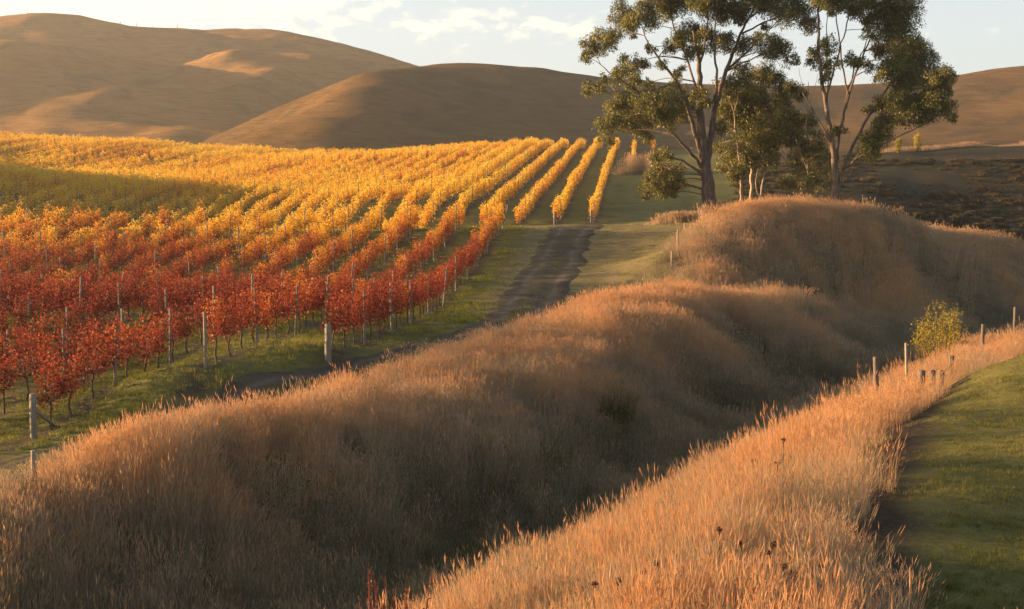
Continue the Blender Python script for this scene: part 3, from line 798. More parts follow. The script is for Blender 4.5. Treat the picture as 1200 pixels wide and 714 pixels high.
def verge_grass():
    srcs = [short_tuft(20, 0.18, 0.012, 0.11) for k in range(5)] + [short_tuft(18, 0.3, 0.022, 0.13) for k in range(5)]
    def ins(x, y):
        tx = poly_x(TRACK, y)
        off = np.abs(x - tx) * np.where(y < 62, 0.62, 0.97)      # the track runs aslant nearer by
        on = (x < poly_x(BANK_L, y) + 0.7) & ((off > np.where(y < 62, 1.1, 1.7) + 0.4 * vnoise(x * 2, y * 2, 3)) | ((off < 0.3) & (fbm(x * .5, y * .5, 2, 66) > 0.0)))
        k = (-(x - ROW_D * y) - 4.4) / 3.3
        bare = (k > 1.6) & (np.abs(k - np.round(k)) < 0.15) & (rng.random(len(x)) > 0.35)
        dirt = (fbm(x * 0.5, y * 0.5, 3, 15) > 0.55) & (k > 1.2)
        mw = (k < 1.2) & (y > 74) & (rng.random(len(x)) > 0.4)
        return on & ~bare & ~dirt & ~mw
    p = strew(26, 122, lambda y: float(np.clip(34 * (36 / y) ** 1.3, 7, 34)), ins)
    x, y = p[:, 0], p[:, 1]; n = len(p)
    t = 0.58 + 0.26 * fbm(x * 0.35, y * 0.35, 3, 61) + 0.12 * rng.normal(size=n)
    k = (-(x - ROW_D * y) - 4.4) / 3.3
    mown_ = sstep(k, 1.6, 1.2) * sstep(y, 74, 82)
    t += (0.34 + 0.16 * np.sign(np.sin((x - ROW_D * y) * 2.6))) * mown_
    h = (1.0 + 0.9 * fbm(x * 0.5, y * 0.5, 3, 62) + 0.25 * rng.normal(size=n)) * (1 - 0.5 * mown_)
    rot = np.stack((rng.normal(0, 0.1, n), rng.normal(0, 0.1, n), rng.random(n) * 6.283), -1)
    o = scatter("verge_grass", srcs, np.stack((x, y, ground_z(x, y) - 0.01), -1), rot, np.stack((np.ones(n), np.ones(n), np.clip(h, 0.3, 2.4)), -1),
                np.where(y < 62, 0, 5) + rng.integers(0, 5, n), np.clip(t, 0, 1), M['verge'])
    tag(o, "short green grass of the headland and the lanes between the vine rows", "grass", kind="stuff")
    print("verge tufts", n)
verge_grass()

# ------------------------------------------------------------------ vines
ORD = "first second third fourth fifth sixth seventh eighth ninth tenth eleventh twelfth thirteenth fourteenth fifteenth sixteenth seventeenth eighteenth nineteenth twentieth".split()
def ordinal(n):
    if n < 20: return ORD[n]
    tens = ["twenty", "thirty", "forty", "fifty", "sixty"][(n + 1) // 10 - 2]
    return tens + "-" + ORD[n % 10] if (n + 1) % 10 else ["twentieth", "thirtieth", "fortieth", "fiftieth", "sixtieth"][(n + 1) // 10 - 2]
def row_word(k): return "row nearest the track" if k == 2 else ordinal(k - 2) + " row from track"
VL = 1.6    # metres of row that one vine fills
def vine_trunk():
    mb = MB()
    b = rng.normal(0, 0.05, 2)
    mb.tube([(0, 0, -0.05), (b[0], b[1], 0.3), (b[0] * 0.3 + rng.normal(0, .02), b[1] * .5, 0.55), (0, 0, 0.8)], [0.045, 0.036, 0.034, 0.04], 6, cap=False)
    for s in (-1, 1):
        mb.tube([(0, 0, 0.78), (rng.normal(0, .02), s * 0.3, 0.86), (rng.normal(0, .03), s * 0.78, 0.88)], [0.032, 0.022, 0.014], 5)
    return mb
def vine_foliage(nsh, per, size, low=0.86, top=1.97):
    mb = MB()
    P, rr = [], []
    for i in range(nsh):
        y0 = (rng.random() - 0.5) * VL * 1.1
        x0 = rng.normal(0, 0.06)
        h = top + rng.normal(0, 0.20)
        tx, ty = rng.normal(0, 0.12), rng.normal(0, 0.07)
        t = rng.random(per)
        z = low + (h - low) * t
        P.append(np.stack((x0 + tx * t + rng.normal(0, 0.10 + 0.05 * (1 - t), per), y0 + ty * t + rng.normal(0, 0.05, per), z + rng.normal(0, 0.03, per)), -1))
        rr.append(np.clip(0.02 + 0.55 * t + rng.random(per) * 0.45, 0, 1))  # tone rises with height: sunlit tops and shaded bottoms put into the leaves
        if size < 0.14:
            mb.tube([(x0, y0, low), (x0 + tx * .5, y0 + ty * .5, (low + h) / 2), (x0 + tx, y0 + ty, h)], [0.006, 0.005, 0.003], 3, r=0.1)
    n = nsh * per // 10
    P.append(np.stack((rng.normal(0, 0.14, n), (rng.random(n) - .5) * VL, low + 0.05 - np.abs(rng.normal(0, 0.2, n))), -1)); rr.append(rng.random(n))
    mb.leaves(np.concatenate(P), size, 0.9, 0.35, np.concatenate(rr))
    return mb
def vines():
    cand = []
    for k in range(-2, 58):
        y = row_start(k) + 0.8
        while y < 302:
            x = row_x(k, y)
            gap = (113.5 < y < 128) and k >= 0
            lim = 300 if k > 3 else 281
            if not gap and -0.46 < x / y and y < lim and not (k <= -1 and y > 272):
                cand.append((k, x, y))
            y += VL
    cand = np.array(cand)
    k, x, y = cand.T
    n = len(cand)
    y = y + rng.normal(0, 0.08, n); x = x + rng.normal(0, 0.03, n)
    z = ground_z(x, y)
    c = fbm(x * 0.12, y * 0.07, 3, 91) * 0.17 + rng.normal(0, 0.085, n)
    tint = 0.10 + 0.21 * sstep(y, 62, 94) + 0.43 * sstep(y, 90, 119) + 0.08 * sstep(y, 118, 150) + c
    rowv = rng.normal(0, 1, 80)[(k + 4).astype(int)]
    tint += 0.075 * rowv * sstep(y, 90, 130)
    tint += 0.16 * (rng.random(n) > 0.94) * (y > 55)
    lefty = sstep(-x / y, 0.22, 0.36) * sstep(y, 175, 230)
    tint -= 0.30 * lefty * sstep(fbm(x * .03, y * .03, 2, 5), -0.3, 0.3)
    tint = np.clip(tint, 0.02, 0.98)
    gone = rng.random(n) < np.where(y > 75, 0.03, 0.02)
    seen = (np.abs(x / y + 0) < 0.375)
    order = np.argsort(np.where(seen & ~gone, y, 1e9))[:300]
    solo = np.zeros(n, bool); solo[order] = True
    rest = ~solo & ~gone
    tr = [vine_trunk().mesh("trunk") for q in range(6)]
    fo = [vine_foliage(17, 34, 0.080).mesh("foliage") for q in range(10)]
    count = {}
    az = -math.atan(ROW_D)
    ymax = y[order].max()
    for i in order:
        kk = int(k[i])
        root = bpy.data.objects.new("grapevine", None); C.objects.link(root)
        root.location = (x[i], y[i], z[i]); root.rotation_euler = (0, 0, az + (math.pi if rng.random() < .5 else 0))
        root.empty_display_size = 0.2
        s = 0.93 + 0.14 * rng.random(); root.scale = (1, 1, s)
        a = link("trunk", tr[rng.integers(6)], root, M['vinewood'])
        b = link("foliage", fo[rng.integers(10)], root, M['vine'])
        b["tint"] = float(tint[i])
        c_ = count.get(kk, 0); count[kk] = c_ + 1
        if kk > 4 and row_start(kk) < 30 or x[i] / y[i] < -0.36: frm = "the photo's left edge"
        elif kk == 2: frm = "its stout end post"
        elif kk == 4: frm = "its braced end post"
        else: frm = "its near end"
        hue = "red" if tint[i] < 0.3 else ("orange-red" if tint[i] < 0.42 else "orange")
        lab = "%s vine, %s from %s in the %s" % (hue, ordinal(c_), frm if kk <= 4 else ("the left edge" if -0.36 > row_x(kk, row_start(kk)) / row_start(kk) else "near end"), row_word(kk))
        gp = "red and orange grapevines of the near block"
        tag(root, lab, "grapevine", gp)
    # all the others as one mass
    ri = np.where(rest)[0]
    srcs = []
    for q in range(6):
        m1 = vine_foliage(14, 28, 0.11, 0.74, 1.95); 
        t1 = vine_trunk()
        srcs.append(m1)
    for q in range(6):
        srcs.append(vine_foliage(12, 19, 0.155, 0.7, 1.95))
    m = len(ri)
    far_ = (y[ri] > 128).astype(int)
    scl = np.stack((np.ones(m) * (1.0 - 0.15 * far_), np.ones(m), 0.90 + 0.16 * rng.random(m) + 0.09 * rowv[ri] * far_), -1)
    rot = np.stack((np.zeros(m), np.zeros(m), az + math.pi * (rng.random(m) < .5)), -1)
    o = scatter("vineyard_rows", srcs, np.stack((x[ri], y[ri], z[ri]), -1), rot, scl, far_ * 6 + rng.integers(0, 6, m), tint[ri], M['vine'])
    tag(o, "orange and golden vine rows running up the slope behind the red block", "vine rows", kind="stuff")
    # their trunks
    srcs = [vine_trunk() for q in range(6)]
    o = scatter("vine_trunks", srcs, np.stack((x[ri], y[ri], z[ri]), -1), rot, np.ones((m, 3)), rng.integers(0, 6, m), np.zeros(m), M['vinewood'])
    tag(o, "dark trunks under the golden vine rows on the slope", "vine trunks", kind="stuff")
    print("vines", n, "solo to", ymax)
vines()

def post_mesh(h, r0, r1=None, n=7, sunk=0.3, flat_top=True):
    mb = MB()
    r1 = r0 * 0.9 if r1 is None else r1
    mb.tube([(0, 0, -sunk), (rng.normal(0, .006), rng.normal(0, .006), h * 0.5), (0, 0, h - 0.012), (0, 0, h)], [r0, (r0 + r1) / 2, r1, r1 * 0.82], n)
    return mb
def trellis_posts():
    c = []
    for k in range(-2, 58):
        y = row_start(k) + (0.4 if k > 4 or k < 2 else 5.6)
        while y < 300:
            gap = (113.5 < y < 128) and k >= 0
            lim = 300 if k > 3 else 281
            if not gap and y < lim: c.append((k, row_x(k, y) + 0.14 + rng.normal(0, .03), y))
            y += 5.6 + rng.normal(0, .12)
    c = np.array(c); k, x, y = c.T
    z = ground_z(x, y)
    vis = (x / y > -0.375)
    order = np.argsort(np.where(vis, y, 1e9))[:300]
    count = {}
    ms = [post_mesh(2.05, 0.05).mesh("trellis_post", True) for q in range(6)]
    for i in order:
        o = link("trellis_post", ms[rng.integers(6)], None, M['post'])
        o.location = (x[i], y[i], z[i])
        tl = 0.035 if rng.random() > 0.08 else 0.13
        o.rotation_euler = (rng.normal(0, tl), rng.normal(0, tl), rng.random() * 6)
        o.scale = (1, 1, 0.94 + 0.12 * rng.random())
        kk = int(k[i])
        c_ = count.get(kk, 0); count[kk] = c_ + 1
        rw = row_word(kk) if kk >= 2 else ["rightmost short golden row", "short golden row second from right", "rightmost long golden row", "long golden row second from right"][kk + 2]
        tag(o, "slim trellis post, %s along the %s" % (ordinal(c_), rw), "trellis post", "slim trellis posts of the vineyard")
    rest = np.setdiff1d(np.where(vis)[0], order)
    m = len(rest)
    if m:
        o = scatter("trellis_posts", [post_mesh(2.05, 0.05)], np.stack((x[rest], y[rest], z[rest]), -1), np.zeros((m, 3)), np.ones((m, 3)), np.zeros(m), np.zeros(m), M['post'])
        tag(o, "far trellis posts among the golden vine rows", "trellis posts", kind="stuff")
    print("posts", len(c))
trellis_posts()

def stand(name, px, py, Y, mb, mat, label, cat, group=None, tilt=(0, 0), dz=0.0):
    p = pw(px, py, Y)
    o = link(name, mb.mesh(name, True), None, mat)
    o.location = (p[0], Y, float(ground_z(p[0], Y)) + dz)
    o.rotation_euler = (tilt[0], tilt[1], rng.random() * 6 if tilt == (0, 0) else 0)
    return tag(o, label, cat, group)

def end_posts():
    def strainer(name, k, y, h, r, label, brace):
        x = row_x(k, y); z = float(ground_z(x, y))
        root = bpy.data.objects.new(name, None); C.objects.link(root); root.location = (x, y, z)
        tag(root, label, "end post")
        link("post", post_mesh(h, r, r * 0.93, 10, 0.4).mesh("post", True), root, M['post'])
        if brace:
            mb = MB(); L_ = 1.7
            mb.tube([(0.02, 0.05, h * 0.62), (0.10, L_ * 0.5, h * 0.34), (0.16, L_, 0.02)], [0.05, 0.052, 0.05], 8)
            link("brace", mb.mesh("brace", True), root, M['post'])
        w_ = MB()
        for hh in (0.72, 1.05): w_.tube([(0, 0.02, hh * h / 1.3), (0, 2.4, hh), (ROW_D * 2.8, 5.4, hh)], [0.004] * 3, 4)
        link("wire", w_.mesh("wire"), root, M['post'])
    strainer("end_post", 4, 41.0, 1.32, 0.10, "stout grey row-end post with a slanting brace at the left edge above the tall grass", True)
    strainer("end_post", 3, 46.6, 1.85, 0.05, "slim row-end post where the second vine row starts, between the stout posts", False)
    strainer("end_post", 2, 50.0, 1.30, 0.12, "stout pale grey row-end post standing alone on the green headland", False)
    strainer("end_post", 1, 128.0, 1.25, 0.11, "short row-end post of the golden row just right of the lower block", False)
    strainer("end_post", 0, 128.0, 1.25, 0.11, "short row-end post of the rightmost long golden row at the track's far end", False)
end_posts()

# ------------------------------------------------------------------ fences
def fences():
    # old fence along the near bank, on the right of the photograph
    TOP = {1029: 418, 1064: 402, 1150: 380, 1188: 360, 1078: 434, 1092: 434, 1102: 434, 1113: 417, 40: 528}
    def old(px, py, Y, h, r, label, tilt=(0, 0), mat='post_old'):
        p = pw(px, py, Y); h = float(pw(px, TOP[px], Y)[2] - ground_z(p[0], Y))
        mb = post_mesh(h, r, r * 0.95, 8, 0.4)
        return stand("fence_post", px, py, Y, mb, M[mat], label, "fence post", "old fence along the near bank", tilt)
    old(1029, 475, 39, 1.42, 0.075, "dark weathered fence post alone in orange grass, leftmost of the old fence", (0.02, -0.05))
    old(1064, 452, 45, 1.50, 0.045, "thin pale stake between the lone dark post and the yellow bush", (0.0, -0.04), 'post_pale')
    old(1150, 408, 58, 1.36, 0.085, "dark fence post in the grass right of the yellow bush", (0, 0.03))
    old(1188, 396, 64, 1.55, 0.08, "dark fence post nearest the right edge of the photo", (0, 0.02))
    old(1078, 478, 34.5, 1.02, 0.10, "broad dark stump of a post, leftmost of the four by the paddock", (0.02, 0.03))
    old(1092, 474, 35.0, 0.98, 0.09, "flat topped stump of a post, second from left by the paddock", (0, -0.02))
    old(1102, 472, 35.2, 0.94, 0.09, "flat topped stump with a pale lit side, third from left by the paddock", (0.0, 0.02))
    old(1113, 450, 38.5, 1.02, 0.07, "slim stump of a post, rightmost and farthest of the four by the paddock", (0.0, 0.03))
    old(40, 566, 33.6, 1.05, 0.07, "pale fence post half sunk in grass, lower left", (0.0, 0.0), 'post_pale')["group"] = "fence along the track"
    # stakes climbing the bank beside the track
    wr = []
    names = ["lowest", "second lowest", "third lowest", "fourth", "fifth", "third highest", "second highest", "highest"]
    for i, (px, py, Y) in enumerate([(787, 322, 86), (794, 309, 90), (802, 297, 94), (809, 284, 98), (817, 275, 101.5), (824, 266, 105), (831, 261, 108), (838, 255, 111)]):
        o = stand("fence_post", px, py, Y, post_mesh(1.25, 0.055, None, 6), M['post_pale'],
                  "pale fence stake beside the track, %s on the climb to the gum" % names[i], "fence post", "stakes climbing beside the track")
        wr.append(o.location.copy())
    for i, (px, py, Y) in enumerate([(1035, 268, 100), (1078, 284, 102), (1132, 296, 108), (1142, 306, 112)]):
        stand("fence_post", px, py, Y, post_mesh(1.5, 0.06, None, 6), M['post_old'],
              "grey fence stake on the shoulder of the mound, %s from the left" % ["first", "second", "third", "fourth"][i], "fence post", "stakes on the mound's shoulder")
    ridge = [(5, "far left"), (31, ""), (39, ""), (57, ""), (81, "highest"), (146, ""), (165, ""), (183, ""), (212, "rightmost")]
    for i, (px, q) in enumerate(ridge):
        x = (px - 600) / FPX * 905
        z = max(HILLS_RIDGE(x, yy) for yy in (900,))
        best, by = -9, 0
        for yy in range(820, 1000, 6):
            zz = HILLS_RIDGE(x, yy)
            if (zz - CZ) / yy > best: best, by = (zz - CZ) / yy, yy
        x = (px - 600) / FPX * by
        o = link("fence_post", post_mesh([2.4, 2.0][i % 2], 0.2, None, 5, 0.6).mesh("fence_post"), None, M['post_old'])
        o.location = (x, by, HILLS_RIDGE(x, by))
        tag(o, "tiny fence post on the skyline of the far left hill, %s from the left" % ordinal(i), "fence post", "posts on the far skyline")
HILLS_RIDGE = HILLS["hill"] if "hill_left" not in HILLS else HILLS["hill_left"]
fences()

# ------------------------------------------------------------------ gum trees
TZ = 2.496
def zc(zx, zy): return 660 + zx / TZ, zy / TZ       # tree tracing grid -> photograph pixel
def gum(name, label, base, limbs, clumps, mat, leaf=0.17, leaves=700, seed=1, fork=None):
    """base (zx, zy, Y); limbs: [(points (zx, zy, dY), r0, r1)]; clumps: (zx, zy, zr)"""
    global rng
    keep = rng; rng = np.random.default_rng(seed)
    bp = pw(*zc(base[0], base[1]), base[2]); Y0 = base[2]
    bz = float(ground_z(bp[0], Y0)) - 0.15
    root = bpy.data.objects.new(name, None); C.objects.link(root); root.location = (bp[0], Y0, bz)
    tag(root, label, "tree")
    off = np.array((bp[0], Y0, bz))
    wood = MB(); nodes = []
    def smooth(P, m):
        t = np.linspace(0, 1, len(P)); tt = np.linspace(0, 1, m)
        # Catmull-like: cubic through the points by repeated averaging
        Q = np.stack([np.interp(tt, t, P[:, a]) for a in range(3)], -1)
        for _ in range(2): Q[1:-1] = 0.25 * Q[:-2] + 0.5 * Q[1:-1] + 0.25 * Q[2:]
        return Q
    for li, (pts, r0, r1) in enumerate(limbs):
        P = np.array([pw(*zc(a, b), Y0 + d) for a, b, d in pts]) - off
        if li == 0: P[0, 2] = -0.2
        L_ = np.linalg.norm(np.diff(P, axis=0), axis=1).sum()
        m = max(6, int(L_ / 0.45))
        Q = smooth(P, m)
        Q[1:-1] += rng.normal(0, 0.035, (m - 2, 3))
        rad = r0 + (r1 - r0) * np.linspace(0, 1, m) ** 0.8
        if li == 0: rad = rad * (1 + 0.12 * np.exp(-np.linspace(0, 1, m) * 14))
        wood.tube(Q, rad, 9 if r0 > 0.1 else 6)
        nodes += [(q, r) for q, r in zip(Q, rad)]
    NP = np.array([q for q, r in nodes]); NR = np.array([r for q, r in nodes])
    crown = MB(); twig = MB()
    sc = Y0 / FPX / TZ
    for (zx, zy, zr) in clumps:
        zr = zr * 1.13
        R_ = zr * sc
        c0 = pw(*zc(zx, zy), Y0) - off
        # depth: clumps spread in depth as far as they do sideways from the trunk
        axis_d = 2.2 + 0.25 * abs(c0[0])
        d = rng.uniform(-1, 1) * axis_d
        c = pw(*zc(zx, zy), Y0 + d) - off
        # branchlets from the nearest limb below
        vec = NP - c
        cost = np.linalg.norm(vec, axis=1) + 1.6 * np.maximum(vec[:, 2], 0) - 0.0 * NR
        b = NP[np.argmin(cost)]; br = min(NR[np.argmin(cost)] * 0.6, 0.06)
        mid = (b + c) / 2 + np.array((0, 0, 0.12 * np.linalg.norm(c - b))) + rng.normal(0, 0.1, 3)
        twig.tube(smooth(np.array([b, mid, c]), 6), np.linspace(max(br, 0.025), 0.015, 6), 5)
        ns = max(6, int(17 * (zr / 40) ** 1.6))
        for s in range(ns):
            dv = rng.normal(size=3); dv /= np.linalg.norm(dv); dv *= rng.random() ** 0.45
            sc_c = c + dv * np.array((R_ * 0.88, R_ * 0.9, R_ * 0.80))
            if dv[2] < 0.5: twig.tube(np.array([c * 0.6 + (c + (b - c) * 0.2) * 0.4, (c + sc_c) / 2 + rng.normal(0, .05, 3), sc_c]), [0.014, 0.011, 0.006], 4)
            rr = R_ * 0.29 + 0.15
            m = int(leaves / 7 * (0.7 + 0.6 * rng.random()) * (R_ / 1.0) ** 0.5)
            g_ = rng.normal(size=(m, 3)); g_ /= np.linalg.norm(g_, axis=1)[:, None] + 1e-9
            g_ *= (rng.random(m) ** 0.5)[:, None] * rr
            g_[:, 2] *= 0.85
            g_[:, 2] -= 0.45 * (g_[:, 0] ** 2 + g_[:, 1] ** 2) / rr      # umbrella tops, drooping rims
            crown.leaves(sc_c + g_, leaf, 0.36, 1.3, np.clip(rng.normal(0.42 + 0.12 * rng.normal(), 0.2, m), 0, 1))
    link("trunk", wood.mesh("trunk", True), root, M[mat])
    link("branches", twig.mesh("branches", True), root, M[mat])
    link("crown", crown.mesh("crown"), root, M['gum'])
    rng = keep
    return root

T1 = [(75,140,35),(110,115,40),(150,110,35),(60,170,20),(180,40,45),(215,60,45),(250,30,45),(300,20,45),(340,15,40),(200,90,20),(200,190,40),(225,180,25),(165,215,30),(75,255,25),(110,255,25),(125,225,18),(210,240,30),(245,245,20),
      (335,110,40),(375,95,45),(420,110,45),(470,115,40),(520,125,35),(310,140,20),(380,150,30),(255,140,18),(285,185,16),(340,205,18),(325,240,18),(335,215,12),
      (165,300,45),(215,310,50),(260,300,50),(310,290,50),(355,290,40),(140,360,40),(180,350,45),(130,400,25),(230,360,40),(300,340,40),(250,400,25),(345,330,35),(420,290,25),(400,280,30),
      (285,440,20),(290,480,30),(260,530,35),(310,520,40),(335,530,25),(285,550,30),(275,500,25),(300,450,22),(330,500,25),(250,565,18),(238,540,18),(270,460,16),(320,560,18),
      (430,10,50),(470,30,50),(510,20,45),(400,0,40),(540,-10,40),(380,-30,60),(300,-40,60),(480,-40,60),(520,60,18),(600,15,45),(640,25,50),(690,30,45),(720,65,30),(660,-30,60),(580,-20,40),
      (600,130,40),(640,150,40),(670,165,22),(570,110,25),(590,75,12), (350,-90,60), (430,-110,70), (520,-90,60), (250,-30,45), (620,-80,50)]
L1 = [([(428,645,0),(425,560,0),(418,500,0),(405,400,.3),(400,280,.3),(398,180,0),(380,90,0)],0.66,0.08),
      ([(418,500,0),(400,440,-.6),(370,330,-1.2),(335,240,-1.6),(270,160,-1.8),(238,105,-2)],0.26,0.04),
      ([(418,495,0),(440,330,1),(475,210,1.6),(520,100,2),(570,0,2)],0.28,0.05),
      ([(414,500,0),(375,450,-1),(300,370,-1.8),(235,335,-2)],0.17,0.04),
      ([(420,530,0),(395,495,-.8),(350,470,-1.5),(318,462,-2)],0.14,0.05),
      ([(350,470,-1.5),(320,500,-1.8),(290,500,-2)],0.06,0.03),
      ([(475,210,1.6),(560,130,2.4),(640,50,3)],0.10,0.03),
      ([(440,330,1),(450,230,-1),(440,100,-1.5),(455,-30,-2)],0.13,0.04),
      ([(335,240,-1.6),(230,275,-2.5),(165,235,-3),(110,190,-3)],0.09,0.03),
      ([(398,200,0),(420,100,.5),(425,0,1),(430,-90,1)],0.10,0.03),
      ([(400,280,.3),(360,170,1.2),(320,70,1.8),(300,0,2)],0.10,0.03),
      ([(520,100,2),(600,60,2.5),(690,25,3)],0.08,0.03),
      ([(230,275,-2.5),(140,270,-2.8),(80,262,-3)],0.05,0.02),
      ([(475,210,1.6),(540,180,2.5),(600,150,3),(650,160,3)],0.07,0.025)]
T2 = [(470,250,35),(520,240,40),(570,230,45),(610,220,40),(500,300,50),(550,300,55),(600,310,50),(480,330,40),(540,360,55),(600,370,55),(650,340,45),(680,350,35),(460,370,25),(460,420,25),(500,430,45),(560,410,50),(620,420,45),(670,390,40),(480,480,35),(510,500,35),(700,370,25),(590,450,30),(530,460,35),(670,260,30),(690,270,25),(655,250,20),(520,200,28),(590,200,25),(640,300,35),(560,480,20),(610,470,20),(715,340,30),(640,260,30),(530,280,35)]
L2 = [([(548,602,0),(550,540,0),(552,450,0),(560,350,.4),(580,230,.6)],0.19,0.04),
      ([(520,606,-1),(522,550,-1),(520,500,-1),(508,420,-1.3),(500,330,-1.5)],0.13,0.04),
      ([(576,604,1),(575,570,1),(590,510,1),(610,430,1.2),(640,340,1.5)],0.11,0.03),
      ([(552,450,0),(500,425,-1),(455,465,-1.6)],0.06,0.04),
      ([(556,400,0),(610,330,1),(670,270,1.5)],0.07,0.03),
      ([(576,575,1),(560,555,.6),(558,530,.4),(575,480,1)],0.05,0.03)]
T3 = [(740,460,45),(700,480,35),(690,520,30),(650,540,25),(660,530,25),(760,490,30),(720,430,30),(740,520,30),(670,545,25),(770,455,25),(700,430,32),(735,400,30),(760,430,32),(680,460,30),(750,540,28),(720,540,30),(780,500,24)]
L3 = [([(716,606,0),(716,560,0),(715,490,0),(711,390,0),(714,300,.3),(718,240,.3)],0.085,0.02),
      ([(715,500,0),(690,440,-.4),(680,400,-.5)],0.04,0.02),
      ([(699,604,-.5),(685,570,-.5),(655,548,-.8)],0.06,0.03),
      ([(722,580,.3),(735,530,.5),(740,470,.6)],0.05,0.025),
      ([(712,330,0),(735,250,0),(745,215,0)],0.022,0.01), ([(712,320,0),(696,250,0),(690,200,.2)],0.022,0.01)]
T4 = [(770,125,30),(750,175,30),(790,180,25),(775,215,25),(730,150,15),(860,170,30),(890,190,20),(850,185,20),(810,380,20),(790,380,15),
      (950,60,50),(980,30,55),(1000,70,45),(960,120,50),(1000,130,50),(1040,130,40),(970,180,55),(1020,180,55),(1060,170,40),(1000,230,50),(1060,220,50),(1110,220,40),(1130,215,25),(940,210,30),(940,300,35),(980,290,45),(1030,290,50),(1080,290,45),(1120,310,40),(1060,330,40),(1000,330,40),(960,340,35),(930,380,35),(910,400,40),(880,430,35),(930,360,25),(900,440,30),(890,320,15),(930,150,30),(900,90,25),(1140,340,15),
      (760,0,40),(800,-5,45),(840,5,40),(880,10,45),(920,20,45),(860,45,20),(890,50,25),(800,25,20),(1000,-20,60),(900,-40,60),(800,-50,60),(1090,260,35),(1120,260,30),(960,-80,60),(860,-100,60)]
L4 = [([(793,615,0),(796,560,0),(796,500,0),(788,420,0),(766,300,-.4),(750,180,-.8),(745,60,-1),(750,-40,-1)],0.34,0.05),
      ([(796,520,0),(805,400,.4),(835,280,.8),(880,150,1),(930,60,1)],0.15,0.04),
      ([(798,575,0),(815,500,.5),(850,420,1),(900,330,1.5),(960,240,1.8),(1000,200,2)],0.17,0.05),
      ([(850,470,-.6),(930,425,-1.2),(1000,390,-1.6),(1080,352,-2)],0.08,0.035),
      ([(815,500,.5),(835,485,0),(850,470,-.6)],0.09,0.08),
      ([(788,425,0),(730,320,-1),(700,272,-1)],0.06,0.03),
      ([(805,400,.4),(850,200,1.4),(900,100,1.8)],0.08,0.03),
      ([(766,300,-.4),(800,180,-.8),(832,60,-1),(850,-40,-1)],0.08,0.03),
      ([(835,280,.8),(815,180,.4),(800,60,.2),(800,-40,0)],0.07,0.03),
      ([(766,330,-.4),(775,250,.4),(770,130,.8),(775,20,1)],0.06,0.025),
      ([(900,330,1.5),(980,300,2),(1060,290,2.4),(1110,300,2.5)],0.08,0.03),
      ([(880,150,1),(940,130,1.5),(1000,100,2)],0.06,0.025),
      ([(960,240,1.8),(1030,220,2),(1100,215,2.2)],0.06,0.025)]
gum("gum_tree", "tall spreading gum tree with a thick dark trunk, left one of the two big trees", (428, 645, 106), L1, T1, 'bark_dark', seed=3)
gum("gum_tree", "dense dark gum tree on several slim orange-lit stems between the two big trees", (548, 602, 110), L2, T2, 'bark_pale', leaves=700, seed=4)
gum("gum_tree", "small slender gum sapling with a thin white stem in front of the tree gap", (716, 606, 107), L3, T3, 'bark_pale', leaf=0.14, leaves=520, seed=5)
gum("gum_tree", "tall open gum tree with many thin bare limbs, right one of the two big trees", (793, 615, 104), L4, T4, 'bark', seed=6)

# ------------------------------------------------------------------ bushes and small plants
def bush(name, label, px, py, Y, wdt, hgt, mat, n=2600, leaf=0.07, stems=40, flat=0.0, cat="bush", group=None, sunk=0.05, aspect=0.45):
    p = pw(px, py, Y); z = float(ground_z(p[0], Y))
    root = bpy.data.objects.new(name, None); C.objects.link(root); root.location = (p[0], Y, z - sunk)
    tag(root, label, cat, group)
    st, lf = MB(), MB()
    per = n // stems
    for i in range(stems):
        a = rng.random() * 6.283; q = math.sqrt(rng.random())
        h = hgt * (1 - 0.35 * q * q) * (0.8 + 0.3 * rng.random())
        e = np.array((q * wdt / 2 * math.cos(a), q * wdt / 2 * math.sin(a), h))
        P = np.array([(e[0] * .1, e[1] * .1, 0), (e[0] * .55, e[1] * .55, h * .5), e])
        st.tube(P, [0.012, 0.009, 0.004], 4)
        t = rng.random(per) ** 0.6
        c = np.stack([np.interp(t, (0, .5, 1), P[:, a_]) for a_ in range(3)], -1)
        c += rng.normal(0, 0.07 * wdt * 0.5 + 0.03, c.shape)
        c[:, 2] = np.maximum(c[:, 2], 0.03)
        lf.leaves(c, leaf, aspect, -0.3)
    link("stems", st.mesh("stems"), root, M['vinewood'])
    link("foliage", lf.mesh("foliage"), root, M[mat])
    return root
bz_ = float(pw(1102, 355, 60)[2] - ground_z(pw(1102, 400, 60)[0], 60))
bush("bush", "rounded yellow-green bush behind the orange grass by the old fence", 1102, 412, 60, 2.4, bz_ / 1.02, 'bush', 6000, 0.085, 70)
for i, (px, py, Y, wd, h, lab) in enumerate([
        (1052, 178, 197, 1.3, 2.3, "small golden shrub on the sunlit terrace edge, left one"), (1075, 177, 199, 1.2, 2.7, "small golden shrub on the sunlit terrace edge, taller and right one"),
        (1028, 180, 196, 1.2, 2.0, "small golden shrub on the terrace edge right behind the big tree's limbs")]):
    bush("shrub", lab, px, py, Y, wd, h, 'bush', 700, 0.22, 16, cat="shrub", group="golden shrubs on the terrace edge")
